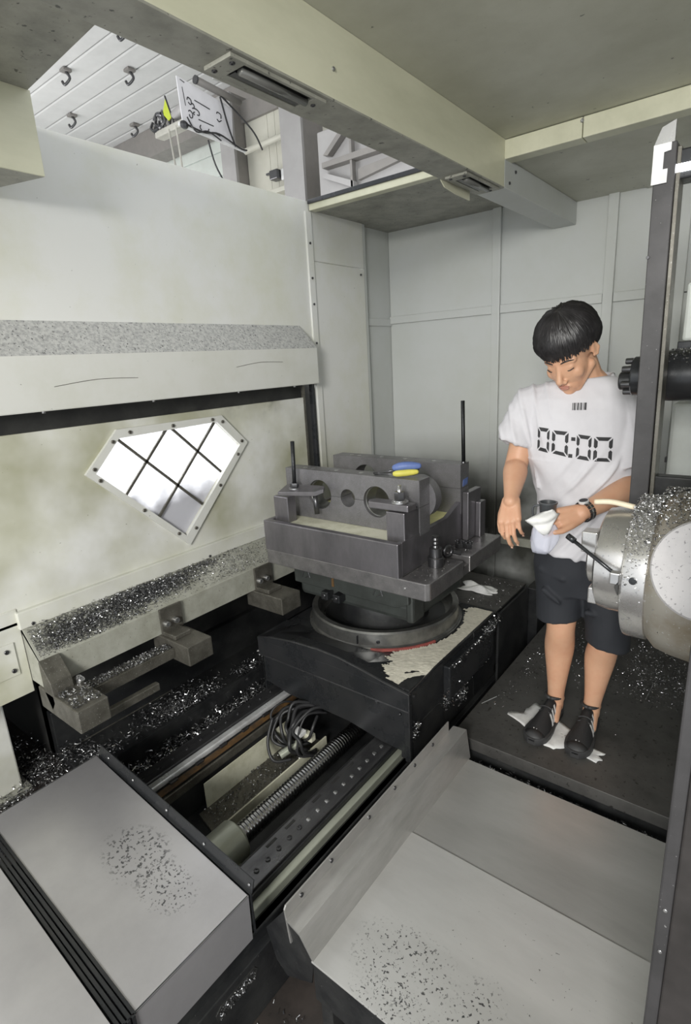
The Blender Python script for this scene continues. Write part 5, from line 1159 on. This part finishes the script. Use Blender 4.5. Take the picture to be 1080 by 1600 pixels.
for j in range(13):
    t = j / 12; rg.append([hair_r(max(.02, t * th_max(2 * PI * i / n_)), 2 * PI * i / n_, 1.0 - .10 * max(0, t - .72) / .28 - (.05 if t > .99 else 0))[0] for i in range(n_)])
rg.append([hair_r(th_max(2 * PI * i / n_) * .97, 2 * PI * i / n_, .82)[0] for i in range(n_)])
m.rings(rg); hair = obj('hair', m, M_HAIR, man, smooth=True)
m = MB()
for k in range(620):
    ph = rnd.uniform(-PI, PI) if k % 3 else rnd.gauss(0, .6); t0 = rnd.uniform(.06, .55); t1 = min(1.03, t0 + rnd.uniform(.35, .75)) if k % 2 else rnd.uniform(.96, 1.05)
    sw_ = rnd.uniform(-.22, .22); wv = rnd.uniform(.0035, .008); lift = rnd.uniform(.003, .011); rows = []
    for j in range(8):
        s = j / 7; t = t0 + (t1 - t0) * s; p_ = ph + sw_ * s * s + .25 * math.sin(ph) * 0
        P_, d_ = hair_r(max(.02, t * th_max(ph)), p_, 1.0 - .09 * max(0, t - .74) / .28)
        P2, _ = hair_r(max(.02, t * th_max(ph)) + .02, p_, 1.0); tn = (P2 - P_).normalized(); sd_ = tn.cross(d_).normalized(); w_ = wv * math.sin(PI * min(.97, .12 + .8 * s)) * (1 - .25 * s)
        lf_ = lift * math.sin(PI * min(1, s * .9 + .1)) + .001
        rows.append([P_ - sd_ * w_ - d_ * .001, P_ + d_ * lf_, P_ + sd_ * w_ - d_ * .001])
    m.rings(rows, False, False, False)
lo = obj('hair_locks', m, M_HAIR, man, smooth=True); lo['kind'] = 'stuff'

# shirt
sh = MB()
sh.rings([ering((-.508, 2.052), .158, .118, .772, 40), ering((-.508, 2.052), .172, .128, .775, 40), ering((-.512, 2.05), .172, .125, .86, 40), ering((-.522, 2.05), .168, .122, .98, 40), ering((-.542, 2.045), .176, .126, 1.10, 40), ering((-.558, 2.045), .186, .126, 1.20, 40),
          ering((-.568, 2.05), .190, .118, 1.28, 40), ering((-.566, 2.055), .182, .104, 1.33, 40), ering((-.555, 2.065), .14, .086, 1.375, 40), ering((-.545, 2.07), .09, .072, 1.400, 40)])
SRE = V3((-.752, 1.955, 1.165)); SLE = V3((-.362, 2.055, 1.085))
sh.chain([V3((-.62, 2.05, 1.32)), V3((-.715, 2.005, 1.305)), V3((-.738, 1.985, 1.25))], [.070, .070, .068])
sh.lathe(V3((-.730, 1.99, 1.27)), SRE - V3((-.730, 1.99, 1.27)), [(0, .064), (.05, .067), (.108, .067), (.108, .056), (.09, .050)], 28)
sh.chain([V3((-.50, 2.09, 1.32)), V3((-.425, 2.105, 1.31)), V3((-.40, 2.09, 1.22))], [.072, .074, .072])
sh.lathe(V3((-.405, 2.095, 1.25)), SLE - V3((-.405, 2.095, 1.25)), [(0, .068), (.08, .072), (.172, .072), (.172, .058), (.15, .052)], 28)
for a, b_, r_ in (((-.405, 2.02, 1.19), (-.51, 1.945, 1.00), .016), ((-.39, 2.03, 1.11), (-.50, 1.94, .93), .018), ((-.40, 2.02, 1.03), (-.55, 1.94, .86), .015), ((-.69, 1.97, 1.18), (-.655, 1.945, 1.02), .015), ((-.655, 1.96, .95), (-.56, 1.93, .88), .014),
                   ((-.42, 2.02, .90), (-.47, 1.95, .80), .016), ((-.60, 1.945, .90), (-.63, 1.96, .79), .014)) :
    sh.cap(V3(a), V3(b_), r_, r_ * .5)
sm_ = remeshed(sh, .0055, 5, .5)
def displace(me, fn):
    n = len(me.vertices); co = np.empty(n * 3, np.float32); no = np.empty(n * 3, np.float32)
    me.vertices.foreach_get('co', co); me.vertex_normals.foreach_get('vector', no); co = co.reshape(-1, 3); no = no.reshape(-1, 3)
    h = np.array([fn(Vector(c)) for c in co.tolist()], np.float32)
    me.vertices.foreach_set('co', (co + no * h[:, None]).ravel()); me.update()
def shirt_folds(p):
    amp = .013 if p.z < 1.13 else .007
    q = (p - V3((-.52, 2.05, 1.0))); r_ = q.dot(Rd)
    t_ = .78 * r_ - .62 * q.z + .012 * noise.noise(V3((p.x * 9, p.y * 9, p.z * 9)))
    mk = min(1, max(0, (1.17 - p.z) / .08)) * min(1, max(0, (r_ + .13) / .12))
    fold = .011 * mk * max(0, math.cos(2 * PI * t_ / .062)) ** 2
    t2 = r_ * .95 + .25 * q.z; fold += .006 * min(1, max(0, (p.z - 1.10) / .1)) * min(1, max(0, (abs(r_) - .10) / .06)) * max(0, math.cos(2 * PI * t2 / .045)) ** 2
    return fold + noise.noise(V3((r_ * 7 + p.z * 8, p.y * 5, p.z * 6 - r_ * 3))) * amp + noise.noise(V3((r_ * 16 + p.z * 17, p.y * 12, p.z * 9 - r_ * 6))) * amp * .55
displace(sm_, shirt_folds)
bvh = BVHTree.FromPolygons([v.co.copy() for v in sm_.vertices], [tuple(p.vertices) for p in sm_.polygons])
shirt = link('t_shirt', sm_, M_SHIRT, man, smooth=True)
cp = [V3((-.545, 2.068, 1.398)) + Rd * (.083 * math.cos(a)) + Cd * (.068 * math.sin(a)) + Zd * (-.030 * max(0, math.sin(a)) + .006) for a in np.linspace(0, 2 * PI, 33)]
obj('collar', MB().tube(cp, .008, 8), M_SHIRT, shirt, smooth=True)
PC = V3((-.528, 1.90, 1.185)) + Cd * .1
def project(dx, dy):
    o_ = PC + Rd * (dx * .00219) + Zd * (-dy * .00219) + Cd * .25
    h = bvh.ray_cast(o_, -Cd)
    return (h[0] + Cd * .0018) if h[0] is not None else None
def print_poly(name, pts):
    b_ = bmesh.new(); b_.faces.new([b_.verts.new((x, y, 0)) for x, y in pts])
    bmesh.ops.triangulate(b_, faces=b_.faces[:]); bmesh.ops.subdivide_edges(b_, edges=b_.edges[:], cuts=3, use_grid_fill=True)
    bad = []
    for v in b_.verts:
        q_ = project(v.co.x, v.co.y)
        if q_ is None: bad.append(v)
        else: v.co = q_
    bmesh.ops.delete(b_, geom=bad, context='VERTS')
    m = MB(); m.b.free(); m.b = b_
    return obj(name, m, M_PRINT, shirt)
segs = [[(.07, 0), (.93, 0), (.74, .15), (.26, .15)], [(.26, .85), (.74, .85), (.93, 1), (.07, 1)],
        [(0, .04), (.20, .18), (.20, .40), (.10, .475), (0, .41)], [(1, .04), (1, .41), (.90, .475), (.80, .40), (.80, .18)],
        [(0, .59), (.10, .525), (.20, .60), (.20, .82), (0, .96)], [(1, .96), (.80, .82), (.80, .60), (.90, .525), (1, .59)]]
def cell(x0, x1, yt0, yt1, yb0, yb1):
    return lambda u, v: (x0 + (x1 - x0) * u - 897, (yt0 + (yt1 - yt0) * u) * (1 - v) + (yb0 + (yb1 - yb0) * u) * v - 692)
for c in (cell(843, 861, 666.5, 669, 704, 707), cell(865, 889, 671, 673, 707, 712), cell(901, 922, 676.5, 680, 714, 718), cell(925.5, 952, 681, 683, 718, 720)):
    for s in segs: print_poly('print_segment', [c(u, v) for u, v in s])
for x, y in ((896, 684), (893, 710)): print_poly('print_dot', [(x - 3 - 897, y - 3 - 692), (x + 3 - 897, y - 2.6 - 692), (x + 3 - 897, y + 3 - 692), (x - 3 - 897, y + 2.6 - 692)])
for k, x in enumerate((892.5, 895, 897, 900, 903, 905, 908, 910, 911.5)):
    wd_ = (.5, .9, .4, 1.0, .5, .8, .4, .9, .5)[k]
    print_poly('tag_bar', [(x - wd_ - 897, 630 - 692), (x + wd_ - 897, 630.2 - 692), (x + wd_ - 897, 641 - 692), (x - wd_ - 897, 640.6 - 692)])
# shorts
so = MB()
so.rings([ering((-.525, 2.07), .155, .115, .86, 32), ering((-.525, 2.07), .165, .122, .78, 32), ering((-.527, 2.068), .168, .12, .70, 32), ering((-.53, 2.065), .15, .10, .60, 32)])
def leg_rings(a, b_, r0_, r1_, tilt):
    rg = []
    for t in (0, .3, .6, .85, 1.0):
        c = a.lerp(b_, t); r_ = r0_ + (r1_ - r0_) * t
        rg.append([c + Rd * (r_ * math.cos(k)) + Cd * (r_ * 1.06 * math.sin(k)) + Zd * (tilt * t * math.cos(k)) for k in np.linspace(0, 2 * PI, 29)[:-1]])
    c = b_; rg.append([c + Rd * ((r1_ - .012) * math.cos(k)) + Cd * ((r1_ - .012) * math.sin(k)) + Zd * (tilt * math.cos(k)) for k in np.linspace(0, 2 * PI, 29)[:-1]])
    rg.append([c + Rd * ((r1_ - .014) * math.cos(k)) + Cd * ((r1_ - .014) * math.sin(k)) + Zd * (tilt * math.cos(k) + .03) for k in np.linspace(0, 2 * PI, 29)[:-1]])
    return rg
so.rings(leg_rings(V3((-.602, 2.07, .78)), V3((-.583, 2.035, .490)), .092, .084, .012))
so.rings(leg_rings(V3((-.45, 2.10, .78)), V3((-.407, 2.065, .405)), .094, .080, -.012))
for a, b_ in (((-.62, 1.955, .62), (-.56, 1.95, .58)), ((-.49, 1.97, .70), (-.41, 2.0, .64)), ((-.47, 1.985, .55), (-.36, 2.03, .53)), ((-.64, 1.97, .70), (-.55, 1.945, .68))):
    so.cap(V3(a), V3(b_), .012, .006)
so_ = remeshed(so, .0055, 5, .5)
displace(so_, lambda p: noise.noise(V3((p.x * 14, p.y * 14, p.z * 10))) * .006)
link('shorts', so_, M_SHORTS, man, smooth=True)
# shoes
def shoe(heel, toe):
    heel, toe = V3(heel), V3(toe); d_ = (toe - heel); L = d_.length; d_.normalize(); s_ = d_.cross(Zd)
    T = (0, .03, .12, .28, .45, .60, .75, .87, .95, 1.0)
    W_ = (.012, .026, .034, .035, .038, .045, .048, .044, .032, .012); Hh = (.060, .088, .102, .104, .090, .074, .058, .048, .038, .022)
    rg, rs = [], []
    for t, w_, h in zip(T, W_, Hh):
        c = heel + d_ * (L * t)
        rg.append([c + s_ * (w_ * .95 * math.cos(a)) * (1 - .18 * max(0, math.sin(a))) + Zd * (.022 + (h - .022) * max(0, math.sin(a)) - .006 * (math.sin(a) < 0)) for a in np.linspace(0, 2 * PI, 21)[:-1]])
        rs.append([c + s_ * ((w_ + .003) * x) + Zd * z for x, z in ((-1, .004), (-.96, 0), (.96, 0), (1, .004), (1.02, .024), (.9, .028), (-.9, .028), (-1.02, .024))])
    up_ = obj('shoe', MB().rings(rg), M_SHOE, man, smooth=True)
    obj('sole', MB().rings(rs), M_SOLE, up_, **SM)
    obj('toe_cap', MB().rings([[p + (p - (heel + d_ * (L * t) + Zd * .02)) * .05 for p in r] for t, r in list(zip(T, rg))[7:]]), M_SOLE, up_, smooth=True)
    obj('collar', MB().tube([heel + d_ * (L * (.18 + .14 * math.cos(a))) + s_ * (.031 * math.sin(a)) + Zd * (.100 + .006 * math.cos(a)) for a in np.linspace(0, 2 * PI, 21)], .007, 8), M_SOLE, up_, smooth=True)
    for k in range(4): obj('lace', MB().tube([heel + d_ * (L * (.46 + .055 * k)) + s_ * (.024 * x) + Zd * (.092 - .0105 * k - .012 * abs(x)) for x in (-1, -.4, .4, 1)], .0028, 6), M_SOLE, up_)
    sd_ = 1 if s_.dot(Rd) > 0 else -1
    for k in range(3):
        t = .37 + .085 * k; c = heel + d_ * (L * t); w_ = np.interp(t, T, W_); h = np.interp(t, T, Hh)
        pts = [c + d_ * (a_ + lean) + s_ * (sd_ * (w_ * .95 * math.cos(an) * (1 - .18 * math.sin(an)) + .0016)) + Zd * (.0235 + (h - .022) * math.sin(an)) for a_ in (-.0068, .0068) for an, lean in ((.12, .008), (.4, .003), (.7, -.002), (.95, -.007))]
        obj('side_stripe', MB().poly(pts, [(0, 1, 5, 4), (1, 2, 6, 5), (2, 3, 7, 6)]), M_WHITEP, up_)
    c = heel + d_ * (L * .86)
    for k in range(3):
        x = -.006 + .005 * k; hh = .004 + .004 * k
        z_ = lambda yy: .045 + .0025 + (yy / .02) * .0045
        obj('toe_mark', MB().prism([c + s_ * (sd_ * (x - .0018)) + d_ * 0 + Zd * z_(0), c + s_ * (sd_ * (x + .0018)) + Zd * z_(0), c + s_ * (sd_ * (x + .0005)) - d_ * hh + Zd * z_(hh), c + s_ * (sd_ * (x - .003)) - d_ * hh + Zd * z_(hh)], (0, 0, .001)), M_WHITEP, up_)
    return up_
shoe((-.598, 2.128, .002), (-.612, 1.852, .002))
shoe((-.462, 2.145, .002), (-.452, 1.868, .002))
# wrist watch
wt = thing('wrist_watch', tuple(LW), 'steel bracelet watch on the man left wrist', 'watch')
ax_ = (LE - LW).normalized(); wc_ = LW + ax_ * .012; t_ = ax_.orthogonal().normalized(); b_ = ax_.cross(t_)
for k in range(16):
    a = 2 * PI * k / 16; r_ = .0335; c = wc_ + (t_ * math.cos(a) + b_ * math.sin(a)) * r_; n_ = (t_ * math.cos(a) + b_ * math.sin(a)); tg = ax_.cross(n_)
    for e in (-.0075, 0, .0075):
        m = MB(); P_ = [c + ax_ * (e + sx * .0033) + tg * (sy * .0055) + n_ * sz * .0018 for sx in (-1, 1) for sy in (-1, 1) for sz in (-1, 1)]
        m.poly(P_, [(0, 1, 3, 2), (4, 6, 7, 5), (0, 4, 5, 1), (2, 3, 7, 6), (0, 2, 6, 4), (1, 5, 7, 3)]); obj('link', m, M_BOLT if e else M_BOLTL, wt)
nd = (Zd * .8 - Rd * .2 + Cd * .2); nd = (nd - ax_ * nd.dot(ax_)).normalized()
obj('case', MB().lathe(wc_ + nd * .030, nd, [(0, .016), (.006, .0175), (.009, .015)], 28), M_CHROME, wt, **SM)
obj('dial', MB().lathe(wc_ + nd * .0392, nd, [(0, .0135), (.0006, .0135)], 28), M_INK, wt)
# what he holds
HP = V3((-.530, 1.742, .965))
cu = thing('plastic_cup', (-.535, 1.735, .945), 'dark grey plastic cup held with the rag in the man left hand', 'cup')
obj('body', MB().lathe((-.556, 1.752, .955), Z, [(0, .020), (.006, .023), (.058, .027), (.062, .030), (.066, .030), (.066, .025), (.02, .020)], 28), M_CUP, cu, **SM)
obj('handle', MB().tube(catmull([(-.578, 1.742, 1.01), (-.598, 1.737, 1.005), (-.598, 1.737, .975), (-.576, 1.744, .965)], 4), .004, 8), M_CUP, cu, smooth=True)
m = MB(); rg = []
for j in range(10):
    t = j / 9; c = V3((-.553 - .006 * t, 1.722 - .004 * t, .955 - .098 * t)); r_ = .016 + .026 * math.sin(PI * min(1, .15 + .72 * t)) * 1.0
    rg.append([c + Rd * (r_ * (1 + .16 * math.sin(3 * a + 4 * t) + .08 * math.sin(7 * a)) * math.cos(a)) + Cd * (r_ * .6 * (1 + .1 * math.sin(5 * a + 2)) * math.sin(a)) for a in np.linspace(0, 2 * PI, 25)[:-1]])
m.rings(rg, False, True)
tag(obj('plastic_bag', m, M_BAG, smooth=True), 'small clear plastic bag hanging under the rag in the man hand', 'bag')
m = MB(); rows = []
A_, B_ = V3((-.522, 1.718, 1.000)), V3((-.572, 1.690, .945))
for j in range(12):
    t = j / 11; c = A_.lerp(B_, t) + Cd * (.012 * math.sin(PI * t)); hw = .012 + .030 * t
    rows.append([c + (Zd * .62 - Rd * .78) * (hw * x) * (-1) + Cd * (.008 * math.sin(4 * x + 6 * t) - .012 * x * x) for x in np.linspace(-1, 1, 11)])
m.rings(rows, False, False, False)
o_ = obj('cleaning_rag', m, M_CLOTH, smooth=True); md = o_.modifiers.new('thick', 'SOLIDIFY'); md.thickness = .004
tag(o_, 'white cleaning rag pinched in the man left hand', 'rag')
